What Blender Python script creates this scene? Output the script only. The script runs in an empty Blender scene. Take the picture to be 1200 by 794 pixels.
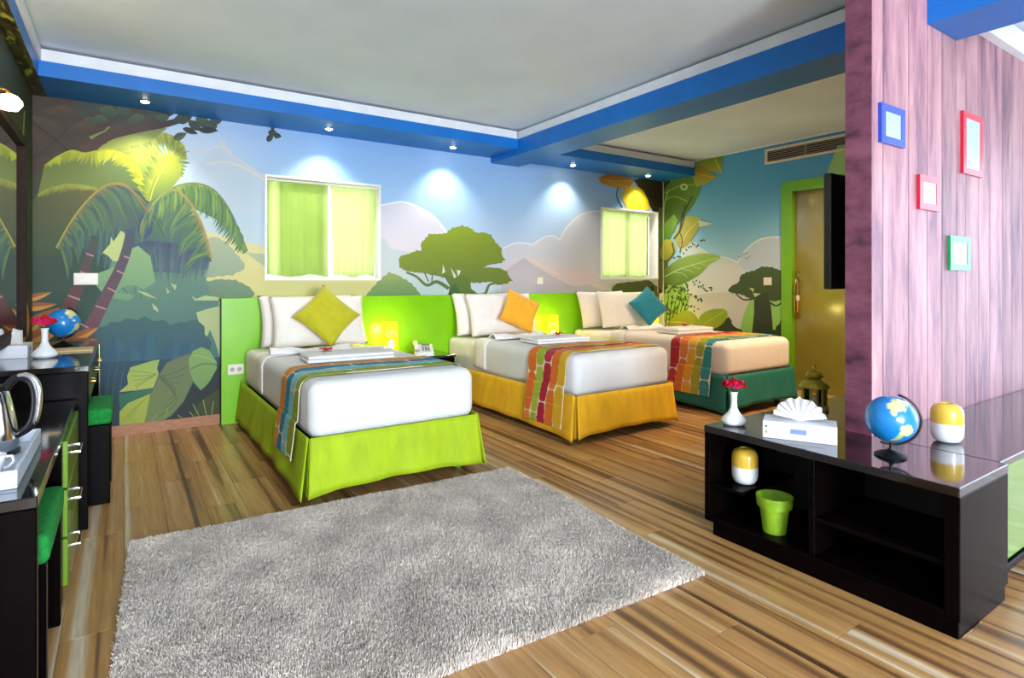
import bpy, bmesh, math, random
from mathutils import Vector, Matrix
from mathutils.geometry import tessellate_polygon
PI = math.pi
sc = bpy.context.scene
C = sc.collection

# ------------------------------------------------------------------ camera
FPX, HX, HY, CAMH = 678.0, 600.0, 328.5, 1.25
YAW = math.atan2(455, 678)
cd = bpy.data.cameras.new('camera'); cam = bpy.data.objects.new('camera', cd); C.objects.link(cam)
cam.location = (0, 0, CAMH); cam.rotation_euler = (PI/2, 0, -YAW)
cd.sensor_fit = 'HORIZONTAL'; cd.sensor_width = 36; cd.lens = 36*FPX/1200
cd.shift_y = -(397-HY)/1200; cd.clip_start = .05
sc.camera = cam

# ------------------------------------------------------------------ world, exposure, lights
vs = sc.view_settings
vs.view_transform = 'Standard'; vs.look = 'None'; vs.gamma = 1; vs.use_curve_mapping = False
vs.exposure = 0.22
w = bpy.data.worlds.new('sky'); sc.world = w; w.use_nodes = True
bg = w.node_tree.nodes['Background']; bg.inputs[0].default_value = (.80, .90, 1, 1); bg.inputs[1].default_value = 1.6
def area(name, loc, rot, sx, sy, power, col):
    l = bpy.data.lights.new(name, 'AREA'); l.shape = 'RECTANGLE'; l.size = sx; l.size_y = sy
    l.energy = power; l.color = col
    o = bpy.data.objects.new(name, l); C.objects.link(o); o.location = loc; o.rotation_euler = rot
    return o
# daylight coming in at the windows behind the camera, the glass door of the sitting corner and the two bed windows
area('daylight_rear', (.35, -5.36, 1.45), (PI/2, 0, 0), 1.3, 1.8, 590, (.80, .90, 1))
area('daylight_side', (6.33, -.40, 1.25), (PI/2, 0, PI/2), 2.3, 2.1, 52, (.62, .76, 1))
area('daylight_bed_window', (1.615, 5.92, 1.735), (-PI/2, 0, 0), 1.05, .92, 14, (1, .98, .92))
area('daylight_bed_window', (5.71, 5.92, 1.735), (-PI/2, 0, 0), 1.05, .92, 14, (1, .98, .92))

# ------------------------------------------------------------------ helpers
FW = (math.sin(YAW), math.cos(YAW)); RT = (math.cos(YAW), -math.sin(YAW))
def at(ax, val, x, y):
    u = (x-HX)/FPX; v = (HY-y)/FPX
    d = (FW[0]+u*RT[0], FW[1]+u*RT[1], v); o = (0, 0, CAMH)
    t = (val-o[ax])/d[ax]
    return (o[0]+t*d[0], o[1]+t*d[1], o[2]+t*d[2])
def s2l(c):
    c = c/255.
    return c/12.92 if c <= .04045 else ((c+.055)/1.055)**2.4
def lin(c): return tuple(s2l(v) for v in c)+(1,)
def mix(a, b, t): return tuple(a[i]+(b[i]-a[i])*t for i in range(len(a)))

MATS = {}
def mat(name, col, rough=.5, metal=0, coat=0, var=0, scale=20, bump=0, bscale=200, emit=None, es=0, stretch=None, sub=0, spec=.5, sheen=0, transl=None):
    if name in MATS: return MATS[name]
    m = bpy.data.materials.new(name); m.use_nodes = True; MATS[name] = m
    nt = m.node_tree; b = nt.nodes['Principled BSDF']
    b.inputs['Base Color'].default_value = lin(col); b.inputs['Roughness'].default_value = rough
    b.inputs['Metallic'].default_value = metal; b.inputs['Coat Weight'].default_value = coat; b.inputs['Coat Roughness'].default_value = .08
    b.inputs['Specular IOR Level'].default_value = spec
    if sheen: b.inputs['Sheen Weight'].default_value = sheen
    if emit: b.inputs['Emission Color'].default_value = lin(emit); b.inputs['Emission Strength'].default_value = es
    tc = nt.nodes.new('ShaderNodeTexCoord')
    co = tc.outputs['Object']
    if stretch:
        mp = nt.nodes.new('ShaderNodeMapping'); mp.inputs['Scale'].default_value = stretch
        nt.links.new(co, mp.inputs['Vector']); co = mp.outputs['Vector']
    if var:
        n = nt.nodes.new('ShaderNodeTexNoise'); n.inputs['Scale'].default_value = scale; n.inputs['Detail'].default_value = 4
        nt.links.new(co, n.inputs['Vector'])
        r = nt.nodes.new('ShaderNodeValToRGB')
        r.color_ramp.elements[0].position = .3; r.color_ramp.elements[1].position = .7
        r.color_ramp.elements[0].color = lin(tuple(max(0, c*(1-var)) for c in col))
        r.color_ramp.elements[1].color = lin(tuple(min(255, c*(1+var)) for c in col))
        nt.links.new(n.outputs['Fac'], r.inputs['Fac']); nt.links.new(r.outputs['Color'], b.inputs['Base Color'])
    if bump:
        n2 = nt.nodes.new('ShaderNodeTexNoise'); n2.inputs['Scale'].default_value = bscale; n2.inputs['Detail'].default_value = 3
        nt.links.new(co, n2.inputs['Vector'])
        bp = nt.nodes.new('ShaderNodeBump'); bp.inputs['Strength'].default_value = bump; bp.inputs['Distance'].default_value = .01
        nt.links.new(n2.outputs['Fac'], bp.inputs['Height']); nt.links.new(bp.outputs['Normal'], b.inputs['Normal'])
    if transl:
        tr = nt.nodes.new('ShaderNodeBsdfTranslucent'); tr.inputs[0].default_value = lin(transl)
        mx = nt.nodes.new('ShaderNodeMixShader'); mx.inputs[0].default_value = .6
        out = nt.nodes['Material Output']
        nt.links.new(b.outputs[0], mx.inputs[1]); nt.links.new(tr.outputs[0], mx.inputs[2]); nt.links.new(mx.outputs[0], out.inputs[0])
    return m
def vcol_mat(name, rough=.5, bump=0, bscale=200, coat=0):
    m = bpy.data.materials.new(name); m.use_nodes = True; MATS[name] = m
    nt = m.node_tree; b = nt.nodes['Principled BSDF']; b.inputs['Roughness'].default_value = rough; b.inputs['Coat Weight'].default_value = coat
    a = nt.nodes.new('ShaderNodeVertexColor'); a.layer_name = 'Col'
    nt.links.new(a.outputs['Color'], b.inputs['Base Color'])
    if bump:
        n2 = nt.nodes.new('ShaderNodeTexNoise'); n2.inputs['Scale'].default_value = bscale
        bp = nt.nodes.new('ShaderNodeBump'); bp.inputs['Strength'].default_value = bump; bp.inputs['Distance'].default_value = .01
        nt.links.new(n2.outputs['Fac'], bp.inputs['Height']); nt.links.new(bp.outputs['Normal'], b.inputs['Normal'])
    return m

class MB:
    def __init__(s): s.v = []; s.f = []
    def add(s, vs, fs):
        k = len(s.v); s.v += [tuple(p) for p in vs]; s.f += [tuple(i+k for i in f) for f in fs]; return s
    def box(s, x0, x1, y0, y1, z0, z1):
        return s.add([(x0,y0,z0),(x1,y0,z0),(x1,y1,z0),(x0,y1,z0),(x0,y0,z1),(x1,y0,z1),(x1,y1,z1),(x0,y1,z1)],
                     [(0,3,2,1),(4,5,6,7),(0,1,5,4),(1,2,6,5),(2,3,7,6),(3,0,4,7)])
    def rbox(s, x0, x1, y0, y1, z0, z1, r=.01, seg=2):
        bm = bmesh.new(); bmesh.ops.create_cube(bm, size=1)
        for v in bm.verts:
            v.co = Vector(((x0+x1)/2+v.co.x*(x1-x0), (y0+y1)/2+v.co.y*(y1-y0), (z0+z1)/2+v.co.z*(z1-z0)))
        bmesh.ops.bevel(bm, geom=bm.edges[:], offset=r, segments=seg, profile=.5, affect='EDGES')
        bm.verts.index_update()
        s.add([v.co for v in bm.verts], [[v.index for v in f.verts] for f in bm.faces]); bm.free(); return s
    def lathe(s, prof, n=24, c=(0,0,0), axis=None, cap=True):
        M = axis.to_matrix().to_4x4() if axis else Matrix()
        vs = []
        for r, z in prof:
            for i in range(n):
                a = 2*PI*i/n; p = M @ Vector((r*math.cos(a), r*math.sin(a), z)); vs.append((p.x+c[0], p.y+c[1], p.z+c[2]))
        fs = []
        for j in range(len(prof)-1):
            for i in range(n):
                fs.append((j*n+i, j*n+(i+1)%n, (j+1)*n+(i+1)%n, (j+1)*n+i))
        if cap:
            if prof[0][0] > 1e-4: fs.append(tuple(range(n-1, -1, -1)))
            if prof[-1][0] > 1e-4: fs.append(tuple((len(prof)-1)*n+i for i in range(n)))
        return s.add(vs, fs)
    def tube(s, pts, r, n=8, closed=False):
        pts = [Vector(p) for p in pts]; rs = r if isinstance(r, (list, tuple)) else [r]*len(pts)
        vs = []; up = Vector((0, 0, 1)); prev = None
        for i, p in enumerate(pts):
            a = pts[(i-1) % len(pts)] if (i > 0 or closed) else p
            b = pts[(i+1) % len(pts)] if (i < len(pts)-1 or closed) else p
            t = (b-a).normalized()
            if prev is None:
                x = t.cross(up)
                if x.length < .1: x = t.cross(Vector((1, 0, 0)))
            else: x = prev-t*prev.dot(t)
            x.normalize(); prev = x; y = t.cross(x)
            for k in range(n):
                an = 2*PI*k/n; vs.append(p+(x*math.cos(an)+y*math.sin(an))*rs[i])
        fs = []; m = len(pts)
        for j in range(m if closed else m-1):
            j2 = (j+1) % m
            for k in range(n): fs.append((j*n+k, j*n+(k+1) % n, j2*n+(k+1) % n, j2*n+k))
        if not closed: fs.append(tuple(range(n-1, -1, -1))); fs.append(tuple((m-1)*n+k for k in range(n)))
        return s.add(vs, fs)
    def grid(s, fn, nu, nv, closeu=False):
        vs = [fn(i/nu, j/nv) for j in range(nv+1) for i in range(nu+(0 if closeu else 1))]
        w_ = nu+(0 if closeu else 1)
        return s.add(vs, [(j*w_+i, j*w_+(i+1) % w_, (j+1)*w_+(i+1) % w_, (j+1)*w_+i) for j in range(nv) for i in range(nu)])
    def prism(s, poly, y0, y1):      # polygon in (x,z), extruded along y
        n = len(poly)
        return s.add([(x, y0, z) for x, z in poly]+[(x, y1, z) for x, z in poly],
                     [tuple(range(n)), tuple(range(2*n-1, n-1, -1))]+[(i, i+n, (i+1) % n+n, (i+1) % n) for i in range(n)])
    def mesh(s, name, m, smooth=False):
        me = bpy.data.meshes.new(name); me.from_pydata(s.v, [], s.f)
        if m: me.materials.append(m)
        bm = bmesh.new(); bm.from_mesh(me); bmesh.ops.recalc_face_normals(bm, faces=bm.faces[:]); bm.to_mesh(me); bm.free()
        if smooth: me.polygons.foreach_set('use_smooth', [True]*len(me.polygons))
        return me
    def build(s, name, m, parent=None, smooth=False, loc=None, rot=None, thick=0, sub=0, auto=False):
        o = bpy.data.objects.new(name, s.mesh(name, m, smooth or auto)); C.objects.link(o)
        if parent: o.parent = parent
        if loc: o.location = loc
        if rot: o.rotation_euler = rot
        if thick:
            md = o.modifiers.new('thickness', 'SOLIDIFY'); md.thickness = thick; md.offset = 0
        if sub:
            md = o.modifiers.new('smooth', 'SUBSURF'); md.levels = sub; md.render_levels = sub
        if auto:
            o.data.set_sharp_from_angle(angle=math.radians(40))
        return o
def tag(o, label=None, cat=None, group=None, kind=None):
    if label: o['label'] = label
    if cat: o['category'] = cat
    if group: o['group'] = group
    if kind: o['kind'] = kind
    return o
def thing(name, label, cat, loc=(0,0,0), rz=0, group=None):
    o = bpy.data.objects.new(name, None); C.objects.link(o); o.location = loc; o.rotation_euler = (0, 0, rz); o.empty_display_size = .1
    return tag(o, label, cat, group)
def struct(o): o['kind'] = 'structure'; return o
def copy_tree(o, parent=None):
    c = o.copy(); C.objects.link(c); c.parent = parent
    for ch in [x for x in list(C.objects) if x.parent == o]: copy_tree(ch, c)
    return c

# ------------------------------------------------------------------ materials
M_white = mat('white_paint', (232,232,232), .6, var=.02, scale=8)
M_ceil = mat('ceiling_paint', (220,233,248), .75, var=.03, scale=1.2)
M_blue = mat('blue_paint', (0,108,196), .42, var=.04, scale=5)
M_strip = mat('cove_white', (226,230,236), .5, var=.02, scale=8)
M_black = mat('espresso_lacquer', (8,4,4), .25, var=.25, scale=30, stretch=(1,.1,1), spec=.04)
M_gloss = mat('espresso_gloss_top', (10,5,6), .09, coat=.5, var=.25, scale=30, stretch=(1,.1,1), spec=.5)
M_lblack = mat('espresso_inside', (7,4,4), .6, var=.25, scale=30)
M_hb = mat('lime_lacquer', (128,198,10), .3, var=.03, scale=4, coat=.2)
M_limedoor = mat('lime_panel', (98,138,40), .2, var=.03, scale=4, coat=.3)
M_linen = mat('white_linen', (226,226,226), .8, bump=.12, bscale=18, var=.015, scale=6)
M_pillow = mat('pillow_cotton', (238,232,226), .85, bump=.2, bscale=14, var=.02, scale=8)
M_towel = mat('white_terry', (238,236,236), .95, bump=.35, bscale=350, var=.02)
M_brass = mat('brass', (200,160,80), .25, metal=1, var=.08, scale=40)
M_chrome = mat('chrome', (215,215,218), .12, metal=1, var=.03, scale=20)
M_plate = mat('switch_plastic', (235,228,215), .4, var=.01)
M_ceramic = mat('white_ceramic', (238,238,240), .15, coat=.5, var=.01)
M_blackpl = mat('black_plastic', (14,14,16), .3, var=.1, scale=30)
M_green_uph = mat('green_upholstery', (12,135,52), .9, var=.12, scale=60, bump=.3, bscale=300)
M_legwood = mat('bed_base_fabric', (30,24,22), .8, var=.1)

# ------------------------------------------------------------------ room dimensions
XL, XR, YB, YF, ZC = -.58, 6.35, 5.63, -5.5, 2.86
ZS = 2.65
WIN = [(1.065, 2.165, 1.252, 2.217), (5.17, 6.25, 1.265, 2.213)]
# ---- floor
gm = mat('grout', (176,150,112), .7, var=.05, scale=30)
floor = struct(MB().box(XL-.1, XR+.1, YF, YB+.1, -.10, -.004).build('floor', gm))
def plank_material():
    m = bpy.data.materials.new('wood_plank_tile'); m.use_nodes = True; nt = m.node_tree; L = nt.links.new
    b = nt.nodes['Principled BSDF']; b.inputs['Roughness'].default_value = .32
    oi = nt.nodes.new('ShaderNodeObjectInfo'); tc = nt.nodes.new('ShaderNodeTexCoord')
    mu = nt.nodes.new('ShaderNodeMath'); mu.operation = 'MULTIPLY'; mu.inputs[1].default_value = 55; sx_ = nt.nodes.new('ShaderNodeSeparateXYZ'); L(oi.outputs['Location'], sx_.inputs[0])
    ma = nt.nodes.new('ShaderNodeMath'); ma.operation = 'MULTIPLY_ADD'; ma.inputs[1].default_value = .006; L(oi.outputs['Random'], ma.inputs[0]); L(sx_.outputs['X'], ma.inputs[2]); L(ma.outputs[0], mu.inputs[0])
    mp = nt.nodes.new('ShaderNodeMapping'); mp.inputs['Scale'].default_value = (14, .30, 1); L(tc.outputs['Object'], mp.inputs[0])
    n = nt.nodes.new('ShaderNodeTexNoise'); n.noise_dimensions = '4D'; n.inputs['Scale'].default_value = 1.0; n.inputs['Detail'].default_value = 2.5; n.inputs['Distortion'].default_value = .35
    L(mp.outputs[0], n.inputs['Vector']); L(mu.outputs[0], n.inputs['W'])
    r = nt.nodes.new('ShaderNodeValToRGB'); e = r.color_ramp.elements
    e[0].position = .31; e[0].color = lin((84,56,34)); e[1].position = .68; e[1].color = lin((216,196,166))
    for p, c in ((.39, (124,86,54)), (.46, (176,128,74)), (.58, (192,146,90))):
        q = e.new(p); q.color = lin(c)
    L(n.outputs['Fac'], r.inputs[0])
    mp2 = nt.nodes.new('ShaderNodeMapping'); mp2.inputs['Scale'].default_value = (60, 3, 1); L(tc.outputs['Object'], mp2.inputs[0])
    n2 = nt.nodes.new('ShaderNodeTexNoise'); n2.noise_dimensions = '4D'; n2.inputs['Scale'].default_value = 1.6; n2.inputs['Detail'].default_value = 5
    L(mp2.outputs[0], n2.inputs['Vector']); L(mu.outputs[0], n2.inputs['W'])
    mr = nt.nodes.new('ShaderNodeMapRange'); mr.inputs[1].default_value = .3; mr.inputs[2].default_value = .7; mr.inputs[3].default_value = .78; mr.inputs[4].default_value = 1.16
    L(n2.outputs['Fac'], mr.inputs[0])
    mx = nt.nodes.new('ShaderNodeMix'); mx.data_type = 'RGBA'; mx.blend_type = 'MULTIPLY'; mx.inputs[0].default_value = 1
    L(r.outputs[0], mx.inputs[6]); L(mr.outputs[0], mx.inputs[7])
    # knots
    mp3 = nt.nodes.new('ShaderNodeMapping'); mp3.inputs['Scale'].default_value = (5, 1.8, 1); L(tc.outputs['Object'], mp3.inputs[0])
    vo = nt.nodes.new('ShaderNodeTexVoronoi'); vo.voronoi_dimensions = '4D'; vo.inputs['Scale'].default_value = 1.0
    L(mp3.outputs[0], vo.inputs['Vector']); L(mu.outputs[0], vo.inputs['W'])
    kr = nt.nodes.new('ShaderNodeMapRange'); kr.inputs[1].default_value = .07; kr.inputs[2].default_value = .14; kr.inputs[3].default_value = .42; kr.inputs[4].default_value = 1
    L(vo.outputs['Distance'], kr.inputs[0])
    mx2 = nt.nodes.new('ShaderNodeMix'); mx2.data_type = 'RGBA'; mx2.blend_type = 'MULTIPLY'; mx2.inputs[0].default_value = 1
    L(mx.outputs[2], mx2.inputs[6]); L(kr.outputs[0], mx2.inputs[7]); L(mx2.outputs[2], b.inputs['Base Color'])
    return m
M_plank = plank_material()
random.seed(4)
PW, PLN = .187, .95
pm = MB().rbox(-PW/2+.0012, PW/2-.0012, -PLN/2+.0012, PLN/2-.0012, -.004, 0, .0008, 1).mesh('floor_plank', M_plank)
row = 0; x = XL+.02
while x < XR-.02:
    off = (row*.37) % 1
    y = -.55+off*PLN-PLN*.5
    while y < YB-.1:
        y0, y1 = y, min(y+PLN, YB-.005)
        xw = min(x+PW, XR)-x
        if y1 > -.6:
            o = bpy.data.objects.new('floor_plank', pm); C.objects.link(o); o.parent = floor
            o.location = (x+PW/2, (y0+y1)/2, 0); o.scale = (xw/PW if xw < PW else 1, (y1-y0)/PLN, 1)
        y += PLN
    x += PW; row += 1

# ---- walls
wb = MB()
xs = [XL-.1, WIN[0][0], WIN[0][1], WIN[1][0], WIN[1][1], XR+.12]
for i in range(5):
    if i in (1, 3):
        q = WIN[(i-1)//2]
        wb.box(xs[i], xs[i+1], YB, YB+.16, 0, q[2]); wb.box(xs[i], xs[i+1], YB, YB+.16, q[3], ZC+.1)
    else: wb.box(xs[i], xs[i+1], YB, YB+.16, 0, ZC+.1)
wall_back = struct(wb.build('wall_back', M_white))
DY0, DY1, DZ = 2.86, 3.73, 2.295      # door opening
wr = MB()
wr.box(XR, XR+.12, DY1, YB, 0, ZC+.1).box(XR, XR+.12, DY0, DY1, DZ, ZC+.1).box(XR, XR+.12, 1.0, DY0, 0, ZC+.1)
wr.box(XR, XR+.12, -1.8, 1.0, 2.45, ZC+.1).box(XR, XR+.12, YF, -1.8, 0, ZC+.1)
wall_right = struct(wr.build('wall_right', M_white))
wall_left = struct(MB().box(XL-.12, XL, YF, YB, 0, ZC+.1).build('wall_left', M_white))
rw = MB()
rw.box(XL, -.4, YF, YF+.12, 0, ZC+.1).box(1.1, XR, YF, YF+.12, 0, ZC+.1).box(-.4, 1.1, YF, YF+.12, 0, .5).box(-.4, 1.1, YF, YF+.12, 2.4, ZC+.1)
wall_rear = struct(rw.build('wall_rear', M_white))
ceiling = struct(MB().box(XL-.1, XR+.1, YF, YB+.1, ZC, ZC+.1).build('ceiling', M_ceil))
# baseboard
M_base = mat('baseboard_wood', (168,112,74), .45, var=.15, scale=6, stretch=(2,10,20))
struct(MB().box(-.10, .74, YB-.014, YB-.002, 0, .085).build('baseboard_back', M_base))
struct(MB().box(XR-.016, XR-.002, DY1+.10, 5.0, 0, .085).build('baseboard_right', M_base))
# ---- soffits and beam
BX0, BX1, BZ = 3.485, 3.865, 2.59
t1 = struct(MB().box(XL, BX0, 5.08, YB, ZS, 2.755).build('trim_1', M_blue))
MB().box(-.47, BX0, 5.095, YB, 2.755, 2.84).build('cove_strip', M_strip, t1)
t2 = struct(MB().box(BX1, XR, 5.06, YB, ZS, 2.755).build('trim_2', M_blue))
MB().box(BX1, XR, 5.075, YB, 2.755, 2.84).build('cove_strip', M_strip, t2)
t3 = struct(MB().box(BX0, BX1, YF+.12, YB, BZ, 2.755).build('trim_3', M_blue))
MB().box(BX0+.015, BX1-.015, YF+.12, YB, 2.755, 2.84).build('cove_strip', M_strip, t3)
def jungle_print():
    m = bpy.data.materials.new('jungle_print'); m.use_nodes = True; nt = m.node_tree; L = nt.links.new
    b = nt.nodes['Principled BSDF']; b.inputs['Roughness'].default_value = .35
    tc = nt.nodes.new('ShaderNodeTexCoord'); mp = nt.nodes.new('ShaderNodeMapping'); mp.inputs['Scale'].default_value = (14, 3.2, 6); mp.inputs['Rotation'].default_value = (0, 0, .7)
    L(tc.outputs['Object'], mp.inputs[0])
    n = nt.nodes.new('ShaderNodeTexNoise'); n.inputs['Scale'].default_value = 1.5; n.inputs['Detail'].default_value = 2; n.inputs['Distortion'].default_value = 1.2; L(mp.outputs[0], n.inputs[0])
    r = nt.nodes.new('ShaderNodeValToRGB'); e = r.color_ramp.elements
    e[0].position = .38; e[0].color = lin((30,24,12)); e[1].position = .66; e[1].color = lin((150,150,70))
    for p, c in ((.47, (62,44,18)), (.54, (58,66,26)), (.60, (84,92,36))): q = e.new(p); q.color = lin(c)
    L(n.outputs['Fac'], r.inputs[0]); L(r.outputs[0], b.inputs['Base Color'])
    return m
M_jungle = jungle_print()
t4 = struct(MB().box(XL, -.485, YF+.12, 5.08, ZS+.004, 2.755).build('trim_4', M_blue))
MB().box(XL, -.485, YF+.12, YB, ZS-.004, ZS+.004).build('printed_soffit_board', M_jungle, t4)
MB().box(XL, -.47, YF+.12, 5.095, 2.755, 2.84).build('cove_strip', M_strip, t4)

# ------------------------------------------------------------------ wood wall
def wood_wall_mat(name, c0, c1, c2, weave=False):
    m = bpy.data.materials.new(name); m.use_nodes = True; nt = m.node_tree; L = nt.links.new
    b = nt.nodes['Principled BSDF']; b.inputs['Roughness'].default_value = .5
    oi = nt.nodes.new('ShaderNodeObjectInfo'); tc = nt.nodes.new('ShaderNodeTexCoord')
    mu = nt.nodes.new('ShaderNodeMath'); mu.operation = 'MULTIPLY'; mu.inputs[1].default_value = 40; L(oi.outputs['Random'], mu.inputs[0])
    mp = nt.nodes.new('ShaderNodeMapping'); mp.inputs['Scale'].default_value = (5, 5, .8) if not weave else (14, 5, 9); L(tc.outputs['Object'], mp.inputs[0])
    n = nt.nodes.new('ShaderNodeTexNoise'); n.noise_dimensions = '4D'; n.inputs['Scale'].default_value = 1.3; n.inputs['Detail'].default_value = 5; n.inputs['Roughness'].default_value = .62; n.inputs['Distortion'].default_value = .3
    L(mp.outputs[0], n.inputs['Vector']); L(mu.outputs[0], n.inputs['W'])
    r = nt.nodes.new('ShaderNodeValToRGB'); e = r.color_ramp.elements
    e[0].position = .35; e[0].color = lin(c0); e[1].position = .64; e[1].color = lin(c2); q = e.new(.48); q.color = lin(c1)
    L(n.outputs['Fac'], r.inputs[0])
    mp2 = nt.nodes.new('ShaderNodeMapping'); mp2.inputs['Scale'].default_value = (40, 40, 9) if not weave else (60, 30, 220); L(tc.outputs['Object'], mp2.inputs[0])
    n2 = nt.nodes.new('ShaderNodeTexNoise'); n2.inputs['Scale'].default_value = 1; n2.inputs['Detail'].default_value = 3; L(mp2.outputs[0], n2.inputs[0])
    mr = nt.nodes.new('ShaderNodeMapRange'); mr.inputs[1].default_value = .3; mr.inputs[2].default_value = .7; mr.inputs[3].default_value = .86; mr.inputs[4].default_value = 1.06
    L(n2.outputs['Fac'], mr.inputs[0])
    mx = nt.nodes.new('ShaderNodeMix'); mx.data_type = 'RGBA'; mx.blend_type = 'MULTIPLY'; mx.inputs[0].default_value = 1
    L(r.outputs[0], mx.inputs[6]); L(mr.outputs[0], mx.inputs[7])
    hs = nt.nodes.new('ShaderNodeHueSaturation'); mr2 = nt.nodes.new('ShaderNodeMapRange'); mr2.inputs[3].default_value = .78; mr2.inputs[4].default_value = 1.14
    L(oi.outputs['Random'], mr2.inputs[0]); L(mr2.outputs[0], hs.inputs['Value']); L(mx.outputs[2], hs.inputs['Color']); L(hs.outputs[0], b.inputs['Base Color'])
    return m
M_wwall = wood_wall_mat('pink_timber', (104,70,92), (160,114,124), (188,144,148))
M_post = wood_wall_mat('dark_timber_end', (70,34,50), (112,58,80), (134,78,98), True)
WX, WY, WT = 2.885, 1.30, .12
wall_wood = struct(MB().box(WX+.006, XR, WY+.012, WY+WT-.002, 0, ZC).build('wall_wood', mat('timber_core', (40,26,32), .7, var=.1)))
edges = [WX, 2.997, 3.268, 3.485, 3.669, 3.865, 3.997, 4.19, 4.366, 4.584]
random.seed(8)
while edges[-1] < XR-.25: edges.append(edges[-1]+random.choice((.17, .2, .22)))
edges.append(XR)
for a, b in zip(edges[:-1], edges[1:]):
    top = ZC if not (a < BX1 and b > BX0) else BZ-.001
    wd = b-a
    MB().rbox(-wd/2+.004, wd/2-.004, 0, .0115, 0, top, .0015, 1).build('plank', M_wwall, wall_wood, loc=((a+b)/2, WY, 0))
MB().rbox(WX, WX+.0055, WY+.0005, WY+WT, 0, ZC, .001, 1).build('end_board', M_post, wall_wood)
MB().box(BX1+.001, XR, WY-.05, WY-.001, 2.70, 2.84).build('cove_strip', M_strip, t3)

# ------------------------------------------------------------------ the painted jungle mural (flat print on the walls)
CORNER = 778.0
class Mural:
    def __init__(s): s.tri = {'B': [], 'R': [], 'L': []}; s.layer = 0
    def emit(s, wall, pts, plane):      # pts: px x, px y, r, g, b
        out = []
        for p in pts:
            q = at(plane[0], plane[1], p[0], p[1]); out.append(((q[0] if wall == 'B' else q[1]), q[2])+tuple(p[2:]))
        s.put(wall, out)
    def put(s, wall, out):
        def clip(ps, ax, val, sgn):
            r = []
            for i in range(len(ps)):
                a, b = ps[i], ps[(i+1) % len(ps)]; da = (a[ax]-val)*sgn; db = (b[ax]-val)*sgn
                if da >= 0: r.append(a)
                if da*db < 0: r.append(mix(a, b, da/(da-db)))
            return r
        if wall == 'B': bounds = ((0, XL, 1), (0, XR, -1), (1, .0, 1), (1, ZS, -1)); holes = WIN
        elif wall == 'R': bounds = ((0, DY0-.6, 1), (0, YB, -1), (1, 0, 1), (1, 2.84, -1)); holes = [(DY0, DY1, -.01, DZ)]
        else: bounds = ((0, 4.0, 1), (0, YB, -1), (1, .3, 1), (1, ZS, -1)); holes = []
        for bd in bounds:
            out = clip(out, *bd)
            if len(out) < 3: return
        todo = [out]
        for h in holes:
            nx = []
            for p in todo:
                if max(q[0] for q in p) <= h[0] or min(q[0] for q in p) >= h[1] or max(q[1] for q in p) <= h[2] or min(q[1] for q in p) >= h[3]: nx.append(p); continue
                for c in ([(0, h[0], -1)], [(0, h[1], 1)], [(0, h[0], 1), (0, h[1], -1), (1, h[2], -1)], [(0, h[0], 1), (0, h[1], -1), (1, h[3], 1)]):
                    q = p
                    for k in c:
                        q = clip(q, *k) if len(q) > 2 else []
                    if len(q) > 2: nx.append(q)
            todo = nx
        for p in todo: s.tri[wall].append((s.layer, p))
    def face(s, ps, wall=None):
        if wall == 'L': s.emit('L', ps, (0, XL)); return
        def clipx(ps, sgn):
            r = []
            for i in range(len(ps)):
                a, b = ps[i], ps[(i+1) % len(ps)]; da = (a[0]-CORNER)*sgn; db = (b[0]-CORNER)*sgn
                if da >= 0: r.append(a)
                if da*db < 0: r.append(mix(a, b, da/(da-db)))
            return r
        l = clipx(ps, -1); r = clipx(ps, 1)
        if len(l) > 2: s.emit('B', l, (1, YB))
        if len(r) > 2: s.emit('R', r, (0, XR))
    def poly(s, pts, c, c2=None, a=None, b=None, wall=None):
        s.layer += 1
        ys = [p[1] for p in pts]
        if c2 is not None and a is None: a, b = (0, min(ys)), (0, max(max(ys), min(ys)+1))
        def col(p):
            if c2 is None: return c
            d = (b[0]-a[0], b[1]-a[1]); t = ((p[0]-a[0])*d[0]+(p[1]-a[1])*d[1])/(d[0]**2+d[1]**2)
            return mix(c, c2, max(0, min(1, t)))
        for t in tessellate_polygon([[Vector((p[0], p[1], 0)) for p in pts]]):
            s.face([tuple(pts[i])+tuple(col(pts[i])) for i in t], wall)
    def quadgrid(s, x0, x1, y0, y1, nx, ny, fn):
        s.layer += 1
        for i in range(nx):
            for j in range(ny):
                q = [(x0+(x1-x0)*(i+a)/nx, y0+(y1-y0)*(j+b)/ny) for a, b in ((0,0),(1,0),(1,1),(0,1))]
                s.face([p+tuple(fn(*p)) for p in q])
    def line(s, pts, w_, c, c2=None, wall=None):
        pts = spline(pts, 6) if len(pts) > 2 else pts
        s.layer += 1; n = len(pts); ws = w_ if isinstance(w_, tuple) else (w_, w_)
        L_ = []
        for i, p in enumerate(pts):
            a = pts[max(0, i-1)]; b = pts[min(n-1, i+1)]; d = (b[0]-a[0], b[1]-a[1]); l = math.hypot(*d) or 1
            t = i/(n-1); ww = (ws[0]+(ws[1]-ws[0])*t)/2; nx_, ny_ = -d[1]/l*ww, d[0]/l*ww
            cc = c if c2 is None else mix(c, c2, t)
            L_.append(((p[0]+nx_, p[1]+ny_)+tuple(cc), (p[0]-nx_, p[1]-ny_)+tuple(cc)))
        for a, b in zip(L_[:-1], L_[1:]): s.face([a[0], b[0], b[1], a[1]], wall)
    def ell(s, cx, cy, rx, ry, c, c2=None, rot=0, pinch=0, n=16):
        ps = []
        for i in range(n):
            a = 2*PI*i/n; r = 1-pinch*(abs(math.sin(a))**.5 if False else 0)
            x_, y_ = rx*math.cos(a), ry*math.sin(a)*(1-pinch*abs(math.cos(a)))
            ps.append((cx+x_*math.cos(rot)-y_*math.sin(rot), cy+x_*math.sin(rot)+y_*math.cos(rot)))
        s.poly(ps, c, c2)
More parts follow.
